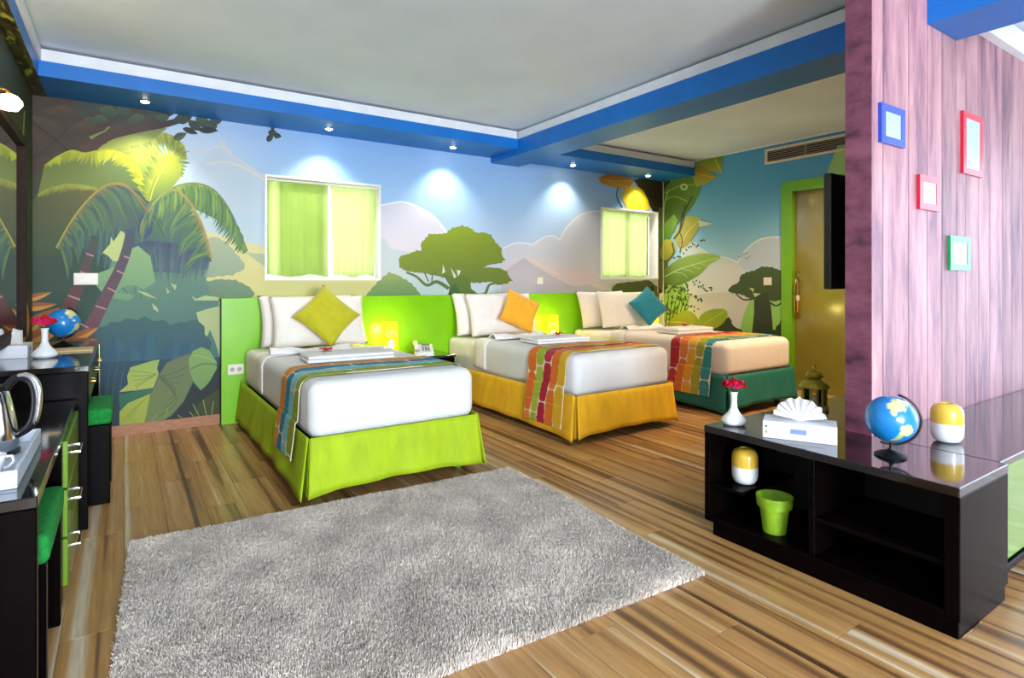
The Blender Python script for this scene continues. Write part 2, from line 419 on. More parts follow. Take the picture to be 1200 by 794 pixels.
    def leaf(s, b, t, w_, c, c2, bend=0, rib=None, wall=None, n=10):
        d = (t[0]-b[0], t[1]-b[1]); l = math.hypot(*d); nx_, ny_ = -d[1]/l, d[0]/l
        up, dn, mid = [], [], []
        for i in range(n+1):
            u = i/n; wd = w_*.5*math.sin(PI*u**.8)**.9; of = bend*math.sin(PI*u)
            m = (b[0]+d[0]*u+nx_*of, b[1]+d[1]*u+ny_*of); mid.append(m)
            up.append((m[0]+nx_*wd, m[1]+ny_*wd)); dn.append((m[0]-nx_*wd, m[1]-ny_*wd))
        s.layer += 1
        for i in range(n):
            s.face([mid[i]+tuple(c), mid[i+1]+tuple(c), up[i+1]+tuple(c), up[i]+tuple(c)], wall)
            s.face([mid[i]+tuple(c2), mid[i+1]+tuple(c2), dn[i+1]+tuple(c2), dn[i]+tuple(c2)], wall)
        if rib:
            s.line([mid[0], mid[n//2], mid[-1]], .8, rib, wall=wall)
            for i in range(2, n-1, 2):
                s.line([mid[i], ((up[i+1][0]*2+mid[i][0])/3, (up[i+1][1]*2+mid[i][1])/3)], .5, rib, wall=wall)
                s.line([mid[i], ((dn[i+1][0]*2+mid[i][0])/3, (dn[i+1][1]*2+mid[i][1])/3)], .5, rib, wall=wall)
    def frond(s, pts, w_, dirn, c, c2, rib=None, n=40, notch=.55, ribw=2.0, lean=(0, 0), seed=1, w0=.3):
        rnd = random.Random(seed)
        P_ = spline(pts, 10); m = len(P_); P_ = [P_[min(m-1, round(i*(m-1)/n))] for i in range(n+1)]
        s.layer += 1
        for i in range(n):
            u = (i+.5)/n; ln = w_*(w0+(1-w0)*math.sin(PI*min(1, u*1.02))**.7)*rnd.uniform(.8, 1.15)
            a, b = P_[i], P_[i+1]; tx, ty = b[0]-a[0], b[1]-a[1]; l = math.hypot(tx, ty) or 1
            nx_, ny_ = -ty/l*dirn, tx/l*dirn
            dx, dy = nx_+lean[0]+tx/l*.35, ny_+lean[1]+ty/l*.35; q = math.hypot(dx, dy) or 1; dx /= q; dy /= q
            ka = (a[0]+dx*ln*notch, a[1]+dy*ln*notch); kb = (b[0]+dx*ln*notch, b[1]+dy*ln*notch); tip = ((a[0]+b[0])/2+dx*ln, (a[1]+b[1])/2+dy*ln)
            s.layer += .5; jt = rnd.uniform(.88, 1.1); k1 = tuple(min(255, q_*jt) for q_ in c); k2 = tuple(min(255, q_*jt) for q_ in c2); cm = mix(k1, k2, notch)
            s.face([a+k1, b+k1, kb+tuple(cm), ka+tuple(cm)]); s.face([ka+tuple(cm), kb+tuple(cm), tip+k2])
        if rib: s.line(P_[::4], (ribw, ribw*.5), rib)
    def build(s, wall, name, parent, plane_fn, m):
        vs, fs, cs = [], [], []
        for ly, p in s.tri[wall]:
            k = len(vs)
            for q in p: vs.append(plane_fn(q[0], q[1], .0012+ly*.000012)); cs.append(lin(q[2:5]))
            fs.append(tuple(range(k, k+len(p))))
        me = bpy.data.meshes.new(name); me.from_pydata(vs, [], fs); me.materials.append(m)
        ca = me.color_attributes.new('Col', 'FLOAT_COLOR', 'POINT')
        ca.data.foreach_set('color', [x for c in cs for x in c])
        o = bpy.data.objects.new(name, me); C.objects.link(o); o.parent = parent
        return o
def spline(pts, k):
    out = []; n = len(pts)
    for i in range(n-1):
        p0, p1, p2, p3 = pts[max(0, i-1)], pts[i], pts[i+1], pts[min(n-1, i+2)]
        for j in range(k):
            t = j/k
            out.append(tuple(.5*((2*p1[d])+(-p0[d]+p2[d])*t+(2*p0[d]-5*p1[d]+4*p2[d]-p3[d])*t*t+(-p0[d]+3*p1[d]-3*p2[d]+p3[d])*t**3) for d in (0, 1)))
    out.append(tuple(pts[-1])); return out
def lobes(pts, step, amp, seed=0):
    rnd = random.Random(seed); out = []; n = len(pts)
    cx = sum(p[0] for p in pts)/n; cy = sum(p[1] for p in pts)/n
    for i in range(n):
        a, b = pts[i], pts[(i+1) % n]; l = math.hypot(b[0]-a[0], b[1]-a[1]); k = max(1, round(l/step))
        for j in range(k):
            t = j/k; x_, y_ = a[0]+(b[0]-a[0])*t, a[1]+(b[1]-a[1])*t
            d = math.hypot(x_-cx, y_-cy) or 1; o = rnd.uniform(.2, 1)*amp if (len(out) % 2) else -.3*amp
            out.append((x_+(x_-cx)/d*o, y_+(y_-cy)/d*o))
    return out
def ramp(v, st):
    if v <= st[0][0]: return st[0][1]
    for (a, ca), (b, cb) in zip(st[:-1], st[1:]):
        if v <= b: return mix(ca, cb, (v-a)/(b-a))
    return st[-1][1]
MU = Mural()
SKY = [(110, (112,158,222)), (180, (138,182,232)), (230, (158,196,236)), (290, (186,204,226)), (350, (200,204,212))]
HAZE = [(120, (160,192,232)), (175, (196,212,226)), (230, (188,204,212)), (290, (186,198,190)), (500, (90,130,110))]
SKR = [(150, (66,148,204)), (215, (84,162,210)), (270, (130,188,224)), (310, (176,208,230)), (400, (206,208,206))]
def bgc(x, y):
    if x > CORNER: return ramp(y, SKR)
    t = max(0, min(1, (x-230)/150)); c = mix(ramp(y, HAZE), ramp(y, SKY), t)
    t2 = max(0, min(1, (x-690)/80)); return mix(c, ramp(y, SKR), t2*.4)
MU.quadgrid(10, CORNER, 60, 560, 48, 40, bgc)
MU.quadgrid(CORNER, 1100, 60, 560, 24, 40, bgc)
# distant volcano outline
MU.poly([(225,205),(262,160),(275,185),(300,200),(320,212),(320,250),(225,250)], (190,205,220), (186,202,212))
MU.line([(232,180),(255,172),(270,178)], 2.2, (214,208,206)); MU.line([(240,192),(265,190),(285,196),(312,212)], 2.4, (218,210,200)); MU.line([(255,158),(268,178),(300,200),(325,216)], 2, (206,206,210))
# clouds in the middle
MU.poly(spline([(430,245),(452,240),(475,237.5),(505,252),(524,274)], 6)+[(520,300),(480,295),(457,291),(445,275),(430,275)], (206,208,224), (222,212,222))
MU.line([(430,244),(452,239.5),(475,237),(505,251),(524,273)], 2.4, (228,226,236))
MU.poly([(438,275),(452,280),(458,291),(480,295),(520,298),(520,350),(438,350)], (196,206,214), (186,200,200))
cl = spline([(588,292),(600,286),(612,284.5),(624,287)], 5)+spline([(625,286),(640,277),(650,277),(656,281)], 5)+spline([(657,279),(665,265),(682,251),(703,247.5),(740,255),(775,275)], 5)
MU.poly(cl+[(776,350),(588,350)], (200,206,220), (204,200,206))
MU.line(cl[:16], 1.8, (226,226,234)); MU.line(cl[16:], 1.8, (226,226,230))
MU.poly([(588,314),(612,303),(625,300),(650,314),(690,315),(700,325),(720,334),(776,340),(776,352),(588,352)], (212,198,202), (208,190,188))
MU.poly([(590,318),(605,308),(614,302),(625,310),(650,325),(672,336),(690,333),(700,338),(740,345),(776,345),(776,355),(585,355)], (184,178,192), (192,182,188))
MU.line([(622,304),(640,314),(655,322)], 1.6, (222,204,200))
# field and bushes left of the headboard
MU.poly([(222,278),(245,272),(262,276),(300,287),(440,312),(440,356),(222,356)], (214,206,148), (206,196,128), (0,275), (0,350))
MU.poly(lobes([(288,296),(320,298),(330,310),(310,312)], 5, 1, 3), (170,180,150))
MU.poly(lobes([(222,300),(238,281),(252,277),(266,284),(276,297),(286,308),(287,315),(272,322),(250,324),(222,330)], 5, 1.5, 1), (166,178,146), (142,160,136))
MU.poly(lobes([(218,352),(232,332),(256,327),(276,328),(292,336),(299,344),(290,353)], 4, 1.2, 2), (118,142,118), (96,126,98))
MU.poly(lobes([(424,352),(434,340),(446,327),(456,319),(466,322),(482,332),(494,346),(494,353)], 4, 1.2, 5), (138,160,96), (104,134,84))
# baobab tree above the headboard
crown = [(467,306),(469,300),(480,297),(489,293),(494,294),(493,285),(499,279),(503,274),(515,274),(523,273),(530,267),(541,264.5),(551,267),(558,273),(567,272),(575,275),(581,284),(588,291),(588,299),(592,304),(587,308),(574,310),(566,313),(574,313),(586,314),(594,318),(596,324),(600,328),(594,332),(583,334),(576,330),(562,331),(549,331),(543,340),(537,331),(525,326),(512,323),(498,320),(486,319),(475,317),(468,313)]
MU.poly(lobes(crown, 3.2, 1.3, 11), (138,158,34), (104,122,48), (530,268), (535,332))
MU.poly([(517,318),(527,335),(524,353),(566,353),(560,344),(552,338),(551,326),(540,322),(528,324)], (100,118,50), (88,112,44))
MU.poly([(528,336),(534,332),(541,346),(542,353),(524,353)], (60,100,44))
MU.line([(476,319),(488,324),(500,334),(512,330),(526,338)], (2.2,4.5), (96,112,62)); MU.line([(506,331),(507,322),(512,318)], 1.6, (96,112,62)); MU.line([(502,330),(497,318)], 1.6, (96,112,62)); MU.line([(556,346),(568,344),(573,334),(580,332)], (4,2), (92,104,52))
for q in ([(528,313),(535,324),(532,326)], [(519,310),(522,318),(518,321)], [(535,316),(540,317),(537,324)]): MU.poly(q, (206,214,206))
# the dark jungle on the left
MU.poly([(10,255),(110,270),(150,262),(200,266),(226,282),(238,310),(246,345),(256,350),(262,520),(10,520)], (124,156,124), (44,92,98), (0,280), (0,420))
MU.poly([(10,100),(150,120),(168,170),(160,240),(130,290),(122,345),(110,420),(10,430)], (72,66,42), (34,74,64), (0,180), (0,320))
MU.poly([(10,100),(205,133),(176,150),(150,158),(120,180),(64,182),(36,212),(10,216)], (60,50,40), (76,56,42))
for q in ((60,150,30,9,.5),(45,165,26,8,.9),(95,150,24,8,-.4),(75,132,26,9,.1)): MU.ell(q[0], q[1], q[2], q[3], (84,66,48), (62,50,38), q[4], .5)
MU.line([(36,140),(60,160),(84,180)], 2, (50,40,32)); MU.line([(40,185),(62,168),(80,150)], 2, (52,42,34))
# palm crown
MU.poly([(126,205),(140,172),(168,158),(186,170),(190,200),(180,240),(150,230)], (168,170,60), (104,136,74))
MU.frond([(176,240),(160,195),(148,165),(128,148)], 24, -1, (150,156,52), (120,146,80), None, seed=3)
MU.frond([(150,170),(170,158),(196,156),(214,168),(219,184)], 22, 1, (170,172,70), (96,122,66), None, n=26, seed=4, lean=(.1,.4))
MU.poly([(104,160),(130,150),(170,150),(196,150),(178,165),(150,172),(118,178)], (110,126,74), (150,160,60))
# canopy branch and leaves under the soffit
MU.line([(98,178),(112,168),(130,158),(165,150),(196,145),(222,137)], (15,6), (86,58,54), (52,44,46)); MU.line([(120,166),(135,150),(160,140),(186,132)], (10,5), (78,56,50), (60,60,50))
random.seed(3)
for x_, y_, r_ in ((96,128,13),(112,126,10),(128,131,12),(146,130,10),(160,139,10),(178,134,9),(118,140,9),(190,138,8),(214,139,11),(228,147,9),(238,143,10),(246,150,9),(252,142,8),(106,142,8),(140,140,8)):
    MU.ell(x_, y_, r_, r_*.62, random.choice(((66,84,62),(54,62,52),(48,50,48),(70,92,66))), (52,66,56), random.uniform(-.5, .8), .35)
MU.ell(192,131,9,3.4,(46,44,46),None,.25,.4); MU.leaf((214,150),(232,157),7,(50,52,50),(44,46,50),0); MU.leaf((203,163),(219,156),9,(78,92,66),(66,80,58),0); MU.leaf((232,152),(256,153),8,(44,50,52),(38,42,46),0)
for a_, b_ in (((318,140),(320,154)),((314,156),(324,154)),((313,166),(320,156)),((320,158),(330,160))): MU.leaf(a_, b_, 7, (52,70,58), (40,50,52))
# fronds
MU.poly([(52,194),(80,180),(124,176),(150,186),(170,215),(173,242),(140,232),(92,224),(44,230)], (116,128,56), (84,112,64), (60,0), (170,0))
MU.frond([(173,244),(166,205),(150,184),(124,174.5),(104,180),(80,177),(52,193)], 19, -1, (186,190,40), (150,162,56), (176,184,40), n=34, seed=5, notch=.5, ribw=3)
MU.poly([(44,228),(80,218),(112,221),(106,262),(88,300),(36,300),(36,240)], (92,90,48), (56,78,50))
MU.frond([(114,221),(86,216),(60,220),(44,228)], 10, -1, (150,156,52), (104,106,48), (146,150,54), n=22, seed=6)
MU.poly([(173,248),(152,221),(130,217),(108,230),(86,256),(68,288),(96,290),(120,300),(146,296),(176,310),(186,276)], (92,122,72), (54,76,100), (90,240), (175,280))
MU.frond([(174,250),(152,220),(128,216),(106,231),(84,258),(66,290)], 16, -1, (122,112,70), (84,118,74), (156,140,72), n=30, seed=7, ribw=3)
for x_ in range(96, 186, 7): MU.leaf((x_, 262+(x_ % 3)*4), (x_-5+(x_ % 5), 300+(x_*7 % 23)), 8, (58,86,92), (70,110,96))
MU.frond([(174,246),(176,226),(183,204),(195,184),(203,181),(208,190),(209,206)], 20, -1, (182,186,54), (84,124,66), (192,190,66), n=26, seed=8)
MU.poly([(173,247),(175,226),(182,204),(194,184),(203,180),(210,190),(211,208),(204,217),(190,226)], (186,188,60), (96,136,66))
MU.line([(174,246),(180,220),(196,188)], 1.6, (204,196,84))
MU.poly([(172,250),(195,228),(225,216),(250,222),(266,240),(262,262),(240,250),(215,240)], (136,164,78), (78,124,80))
MU.frond([(178,240),(200,221),(226,214.5),(250,222),(268,244),(280,270),(290,294)], 34, 1, (132,162,76), (64,104,84), (120,150,72), n=44, seed=9, lean=(-.15,.55), w0=.15)
MU.poly([(172,252),(190,228),(206,224),(224,240),(240,272),(248,306),(210,320),(180,318),(160,300),(158,270)], (84,128,84), (62,84,104), (200,230), (190,318))
MU.ell(170,266,9,15,(54,60,100),(66,80,104),.2)
MU.frond([(174,248),(190,227),(206,222.5),(223,238),(238,266),(248,302)], 26, 1, (150,146,84), (72,114,90), (172,146,82), n=34, seed=10, lean=(-.3,.3))
MU.frond([(150,296),(170,284),(195,284),(222,292),(246,302)], 46, 1, (64,80,104), (92,120,112), None, n=34, seed=12, lean=(-.2,.6), w0=.5)
MU.frond([(186,284),(170,282),(156,290),(146,304)], 30, -1, (62,78,104), (86,118,108), None, n=18, seed=13, lean=(0,.6), w0=.5)
for k in range(26):
    t = k/25; a_ = spline([(174,250),(152,222),(128,218),(106,233),(84,260),(68,288)], 10)[2+round(t*46)]; e_ = (a_[0]+10+18*(1-t), a_[1]+34+14*math.sin(k*2.1))
    MU.leaf(a_, e_, 6, mix((96,124,66), (58,84,96), (k % 5)/5+.1*(1-t)), mix((70,104,76), (50,70,92), (k % 3)/3), -3)
for k in range(26):
    t = k/25; a_ = spline([(176,250),(190,229),(206,224),(222,240),(237,268),(247,302)], 10)[2+round(t*46)]; e_ = (a_[0]-14-16*t, a_[1]+30+14*math.sin(k*1.7))
    MU.leaf(a_, e_, 6, mix((118,140,80), (66,106,88), (k % 5)/5), mix((84,124,84), (58,86,100), (k % 3)/3), 3)
for k in range(20):
    t = k/19; a_ = spline([(186,238),(204,222),(228,216),(250,224),(268,246),(286,284)], 10)[2+round(t*44)]; e_ = (a_[0]-3+4*t, a_[1]+20+12*math.sin(PI*t)+5*math.sin(k*2.3))
    MU.leaf(a_, e_, 6, mix((134,162,76), (84,120,78), (k % 4)/4), mix((96,136,76), (66,104,86), (k % 3)/3), -2)
MU.line([(174,250),(152,220.5),(128,216.5),(106,231.5),(84,258.5),(66,290)], (3,1.6), (128,100,74), (176,164,60)); MU.line([(174,248),(190,227),(206,222.5),(223,238),(238,266),(248,302)], (2.4,2), (150,140,76), (176,146,86)); MU.line([(178,240),(200,221),(226,214.5),(250,222),(268,244),(280,270),(290,294)], (2.2,1), (140,168,80), (96,100,86))
# trunks and undergrowth
MU.poly([(104,324),(136,312),(142,296),(162,288),(176,300),(182,330),(150,352),(124,348)], (140,176,120), (112,152,112))
MU.poly([(120,296),(129,286),(130,277),(133,283),(142,270),(147,274),(143,290),(138,306),(133,306),(126,299)], (186,200,124))
MU.line([(112,276),(105,300),(97,324),(86,348),(70,384)], (9,17), (62,78,72), (112,54,52)); MU.line([(152,268),(149,292),(139,318),(124,348),(102,392)], (9,16), (62,80,94), (112,62,72))
for q in (((101,297),(110,300)),((94,318),(104,322)),((80,346),(94,351)),((145,300),(154,303)),((137,317),(146,321)),((126,337),(136,342)),((112,358),(124,362)),((92,378),(104,384))): MU.line(list(q), 1.8, (178,134,140))
MU.frond([(136,340),(152,334),(166,338),(184,350)], 16, 1, (100,140,112), (84,126,106), None, n=14, seed=14)
for q in ([(160,340),(172,343),(184,350),(170,346)], [(178,355),(184,360),(186,366),(180,362)], [(194,336),(199,342),(196,344)], [(200,332),(207,334),(205,340)], [(224,346),(230,350),(240,346),(256,348),(256,352),(228,352)], [(230,366),(242,362),(258,358),(258,420),(252,400),(246,386),(240,400),(236,390)]): MU.poly(q, (176,188,130))
MU.poly(lobes([(100,400),(116,384),(140,376),(170,372),(200,380),(232,374),(246,400),(250,430),(100,430)], 9, 5, 21), (60,98,98), (44,84,98))
for b_, t_ in (((136,432),(134,392)),((168,428),(172,388)),((198,426),(204,398)),((216,424),(224,398)),((150,430),(152,402))): MU.leaf(b_, t_, 24, (48,96,112), (42,86,106), 2)
MU.poly([(118,424),(262,418),(262,520),(118,520)], (34,72,90), (28,46,48), (0,424), (0,485))
for x_ in (124,132,140): MU.line([(x_,470),(x_+3,440),(x_+9,415)], (2,.5), (40,90,100))
# orange spiky leaves
for b_, t_, w_ in (((20,352),(61,342),9),((20,360),(67,356),10),((16,398),(70,360),22),((20,404),(80,378),18),((60,408),(116,383),14),((60,404),(114,396),10)):
    MU.leaf(b_, t_, w_, (206,146,66), (156,92,48), 1)
# big leaves at the floor
MU.poly([(139.5,459),(150,450),(149,440),(153,430),(163,427),(180,422),(187,421),(184,431),(186,438),(180,454),(160,457)], (150,176,86), (176,182,84))
for k in range(5): MU.line([(184,438),(170-k*2,436+k*4),(152+k*2,434+k*6)], 1, (128,150,66))
MU.poly([(139,462),(180,454.5),(178,462),(160,470),(141,482)], (46,108,80), (40,96,70))
MU.poly([(140,482),(150,472),(176,461),(174,475),(168,500),(140,502)], (170,176,66), (150,164,60))
for k in range(4): MU.line([(174,464),(164-k*3,474+k*2),(154-k*4,490+k*2)], 1, (138,156,60))
MU.poly([(186,440),(195,425),(210,418),(222,414),(226,430),(226,447),(215,470),(200,487),(180,498),(169,498),(176,462),(182,452)], (104,116,84), (106,126,66))
for k in range(7): MU.line([(185,440),(200+k*1.2,438+k*5),(222-k*6,428+k*10)], 1, (84,98,62))
MU.poly([(221,421),(226,411),(236,406.5),(245,410),(254,424),(254,434),(243,450),(235,457),(226,446),(221.5,432)], (130,166,92), (112,150,84))
MU.line([(224,432),(238,426),(254,427)], 1.6, (92,122,72)); MU.line([(226,416),(240,418),(252,424)], 1, (150,182,110))
MU.poly([(226,450),(236,458),(246,446),(256,428),(262,426),(262,500),(192,500),(214,474)], (26,40,46), (30,42,36))
MU.poly([(228,478),(240,466),(262,452),(262,500),(224,500)], (62,66,24), (52,60,24))
for a_, b_ in (((222,482),(232,494)),((238,468),(243,492)),((226,473),(238,496)),((190,500),(197,478)),((170,502),(184,486)),((250,470),(247,494)),((208,486),(222,495))): MU.line([a_, b_], 1, (132,150,84))
# leaves and stalk in the far corner
MU.poly([(742,211),(760,206),(786,206),(786,262),(770,262),(764,246),(750,222)], (58,52,16), (44,40,14))
MU.poly([(701,209),(712,203),(735,206),(743,212),(736,221),(722,220.5),(705,215)], (160,98,26), (208,156,30))
MU.line([(703,210),(722,212),(740,212)], .9, (214,170,70)); MU.line([(712,212),(722,216),(734,218)], .8, (220,176,60))
MU.poly(spline([(728,224),(740,218),(752,222),(759,235),(761,246)], 5)+[(735,246),(729,233)], (216,194,22), (196,176,20)); MU.line([(752,246),(750,232),(742,222)], 1, (232,214,90))
MU.line([(724,219),(722.5,230),(729,243)], 1.2, (60,56,60))
MU.poly([(771,244),(787,240),(783,300),(783,400),(769,400),(771,330)], (116,120,42), (84,84,32))
MU.poly(lobes([(716,338),(722,332),(740,330),(760,328),(770,336),(770,350),(720,350)], 5, 1, 7), (86,96,40), (74,84,36))
MU.line([(764,335),(766,362),(774,396)], (2.5,4), (50,40,22)); MU.line([(773,338),(776,365),(775,396)], (2.5,4), (58,46,26)); MU.line([(786,335),(780,365),(781,396)], (2,4), (50,40,22))
# right wall: clouds, hill, tree
MU.poly(spline([(862,312),(872,296),(886,283),(902,278),(925,278)], 5)+[(925,350),(862,345)], (186,200,222), (196,208,222)); MU.line([(862,312),(872,296),(886,283),(902,278),(925,278)], 1.6, (220,228,236))
MU.poly(spline([(800,288),(812,283),(822,290),(838,300),(855,303),(870,312)], 5)+[(875,350),(790,350)], (206,216,228), (214,214,218)); MU.line([(838,299.5),(855,303),(866,308)], 1.4, (232,236,240))
MU.poly(spline([(772,344),(820,326),(834,313),(850,309.5),(866,313),(884,322)], 5)+[(884,395),(772,395)], (216,216,222), (206,200,198))
MU.poly([(790,348),(850,342),(884,346),(884,395),(790,395)], (198,192,190), (208,202,200))
MU.poly([(866,392),(872,368),(880,350),(900,330),(925,318),(925,405),(866,405)], (150,204,140), (136,190,50))
MU.poly([(972,196),(982,170),(1010,165),(1010,230),(966,214)], (158,196,132))
for x_, y_ in ((868,300),(873,297),(876,302)): MU.line([(x_-3,y_),(x_,y_+1),(x_+3,y_-2)], .7, (90,110,130))
MU.poly(lobes([(853,341),(857,335),(866,331),(868,323),(875,319),(884,317),(893,312),(905,313),(919,318),(922,350),(906,353),(893,347),(880,350),(870,345),(858,343)], 3, 1, 17), (70,92,54), (58,76,44))
MU.poly([(884,346),(900,342),(904,360),(907,396),(881,396),(884,366)], (52,64,40), (40,48,32))
MU.line([(862,343),(872,351),(886,349)], (1.4,2.5), (58,72,44)); MU.line([(902,354),(911,358),(920,350)], (2.5,1.4), (58,72,44))
for q in ([(878,337),(884,338),(880,352),(883,342)], [(883,343),(892,344),(885,348)]): MU.poly(q, (196,206,150))
MU.poly(lobes([(818,392),(838,380),(852,372),(856,372),(860,382),(872,388),(886,392),(908,386),(918,372),(925,376),(925,404),(818,404)], 4, 2.5, 19), (44,56,26), (34,44,20))
# right wall leaves
MU.poly(lobes([(776,344),(788,331),(802,334),(808,350),(806,372),(776,378)], 4, 2, 23), (164,204,104), (140,182,72))
random.seed(6)
for k in range(60):
    x_, y_ = random.uniform(778, 806), random.uniform(334, 378); a_ = random.uniform(-1.2, 1.2); MU.leaf((x_, y_), (x_+5*math.sin(a_), y_-5*math.cos(a_)), 2.2, random.choice(((70,92,34),(112,150,50),(48,58,26))), (84,110,40))
for k in range(6): MU.line([(780+k*4,384),(782+k*4,365),(784+k*5,345)], (1.6,.6), (50,56,28))
for (x0,y0),(x1,y1),n_ in (((790,306),(828,276),16),((812,330),(838,342),14),((806,344),(826,354),14),((800,352),(818,366),10)):
    for k in range(n_):
        t = k/n_; x_, y_ = x0+(x1-x0)*t+random.uniform(-2,2), y0+(y1-y0)*t+random.uniform(-3,3); a_ = random.uniform(0, 2*PI); MU.leaf((x_, y_), (x_+3.4*math.cos(a_), y_+3.4*math.sin(a_)), 1.7, (66,86,70), (58,76,60))
MU.poly(spline([(777,264),(777,232),(782,217),(795,209),(814,204),(823,214),(815,236),(800,256),(790,268),(778,282)], 4), (98,140,42), (72,100,30), (815,206), (778,270))
MU.line([(778,262),(779,240),(784,222)], 1.2, (186,206,130)); MU.line([(779,236),(790,230),(806,236)], 1, (160,190,90)); MU.line([(780,226),(796,218),(814,216)], 1, (160,190,90))
MU.ell(802,219,4.5,4,(196,214,160)); MU.ell(802,219,2.4,2.2,(110,146,60))
MU.poly([(812,189),(826,186),(848,183),(846,203),(830,199)], (96,136,44), (168,152,40)); MU.line([(838,185),(842,194),(846,202)], 1, (206,190,80))
MU.poly([(812,206),(814,194),(824,194),(841,208),(826,216),(816,219)], (140,108,34), (176,172,56)); MU.line([(815,202),(828,206),(841,208)], 1, (196,176,80))
MU.poly([(773,268),(790,251),(795,258),(790,272),(779,288),(771,282)], (128,168,62), (84,130,44))
MU.poly(spline([(797,262),(806,253),(822,257),(814,276),(804,289),(796,290),(790,277)], 4), (192,190,84), (168,150,62)); MU.line([(798,288),(806,272),(820,258)], .9, (214,208,120))
MU.poly([(819,258),(836,262),(820,266)], (226,222,206))
MU.poly(spline([(773,296),(779,281),(789,283),(792,294),(785,304),(775,310)], 4), (198,186,64), (140,142,44))
MU.line([(812,230),(803,246),(800,252),(797,270),(790,280)], (1.6,2.2), (62,58,46)); MU.line([(803,240),(802,256),(797,272)], 1.6, (62,58,46)); MU.line([(797,272),(800,282),(797,296)], 1.2, (90,78,50)); MU.line([(788,284),(790,296),(782,306),(773,304)], 1.8, (72,74,40))
MU.poly(spline([(776,318),(795,304),(815,298),(830,297),(845,301),(832,310),(820,322),(800,333),(786,334),(776,330)], 4), (158,184,84), (100,132,50), (820,298), (800,334))
MU.line([(780,324),(800,314),(842,302)], 1.1, (192,208,130))
for k in range(4): MU.line([(790+k*10,319-k*4),(800+k*9,320-k*3),(806+k*8,325-k*5)], .7, (180,200,118))
MU.poly(spline([(780,380),(795,367),(808,364),(817,371),(821,382),(814,388),(794,386)], 4), (150,160,40), (128,132,26)); MU.poly(spline([(818,384),(820,371),(832,363),(849,362),(853,370),(845,381),(830,388)], 4), (132,162,30), (152,152,40))
MU.line([(786,377),(804,378),(819,384)], .9, (190,186,80)); MU.line([(820,384),(834,374),(850,364)], .9, (176,186,70))
# stalks on the left wall
MU.poly([(-60,20),(37,20),(37,520),(-60,520)], (48,64,34), (34,44,28), (0,130), (0,420), wall='L')
MU.line([(31,130),(33,220),(31,300)], 2.5, (30,66,40), wall='L'); MU.line([(23,180),(22,230),(21,300)], 3, (120,140,40), wall='L'); MU.line([(27,130),(25,170),(23,240)], 1.6, (150,166,60), wall='L')
for b_, t_ in (((24,345),(26,300)),((22,385),(27,330)),((30,395),(29,350)),((26,405),(24,365))): MU.leaf(b_, t_, 6, (196,138,60), (120,96,40), wall='L')
M_mural = vcol_mat('mural_paper', .62)
MU.build('B', 'mural_print', wall_back, lambda u, v, e: (u, YB-e, v), M_mural)
MU.build('R', 'mural_print', wall_right, lambda u, v, e: (XR-e, u, v), M_mural)
MU.build('L', 'mural_print', wall_left, lambda u, v, e: (XL+e, u, v), M_mural)
# seams-free switch plates follow below
# ------------------------------------------------------------------ windows
def clear_glass():
    m = bpy.data.materials.new('window_glass'); m.use_nodes = True; nt = m.node_tree; nt.nodes.remove(nt.nodes['Principled BSDF'])
    t = nt.nodes.new('ShaderNodeBsdfTransparent'); g = nt.nodes.new('ShaderNodeBsdfGlossy'); g.inputs['Roughness'].default_value = .02
    f = nt.nodes.new('ShaderNodeFresnel'); mx = nt.nodes.new('ShaderNodeMixShader')
    nt.links.new(f.outputs[0], mx.inputs[0]); nt.links.new(t.outputs[0], mx.inputs[1]); nt.links.new(g.outputs[0], mx.inputs[2]); nt.links.new(mx.outputs[0], nt.nodes['Material Output'].inputs[0])
    return m
M_glass = clear_glass()
M_frame = mat('window_frame_white', (240,240,238), .4, var=.01)
def frame_y(mb, x0, x1, z0, z1, y0, y1, t):
    return mb.box(x0, x1, y0, y1, z0, z0+t).box(x0, x1, y0, y1, z1-t, z1).box(x0, x0+t, y0, y1, z0+t, z1-t).box(x1-t, x1, y0, y1, z0+t, z1-t)
for i, q in enumerate(WIN):
    win = struct(frame_y(MB(), q[0], q[1], q[2], q[3], YB-.018, YB+.15, .018).build('window_%d' % (i+1), M_frame))
    f = frame_y(MB(), q[0]+.018, q[1]-.018, q[2]+.018, q[3]-.018, YB+.10, YB+.14, .04)
    f.box((q[0]+q[1])/2-.02, (q[0]+q[1])/2+.02, YB+.10, YB+.14, q[2]+.05, q[3]-.05)
    f.build('window_sash', M_frame, win)
    MB().box(q[0]+.05, (q[0]+q[1])/2-.02, YB+.118, YB+.122, q[2]+.05, q[3]-.05).build('pane', M_glass, win)
    MB().box((q[0]+q[1])/2+.02, q[1]-.05, YB+.118, YB+.122, q[2]+.05, q[3]-.05).build('pane', M_glass, win)
M_curt = mat('lime_curtain', (168,194,112), .8, var=.05, scale=5, transl=(192,210,138))
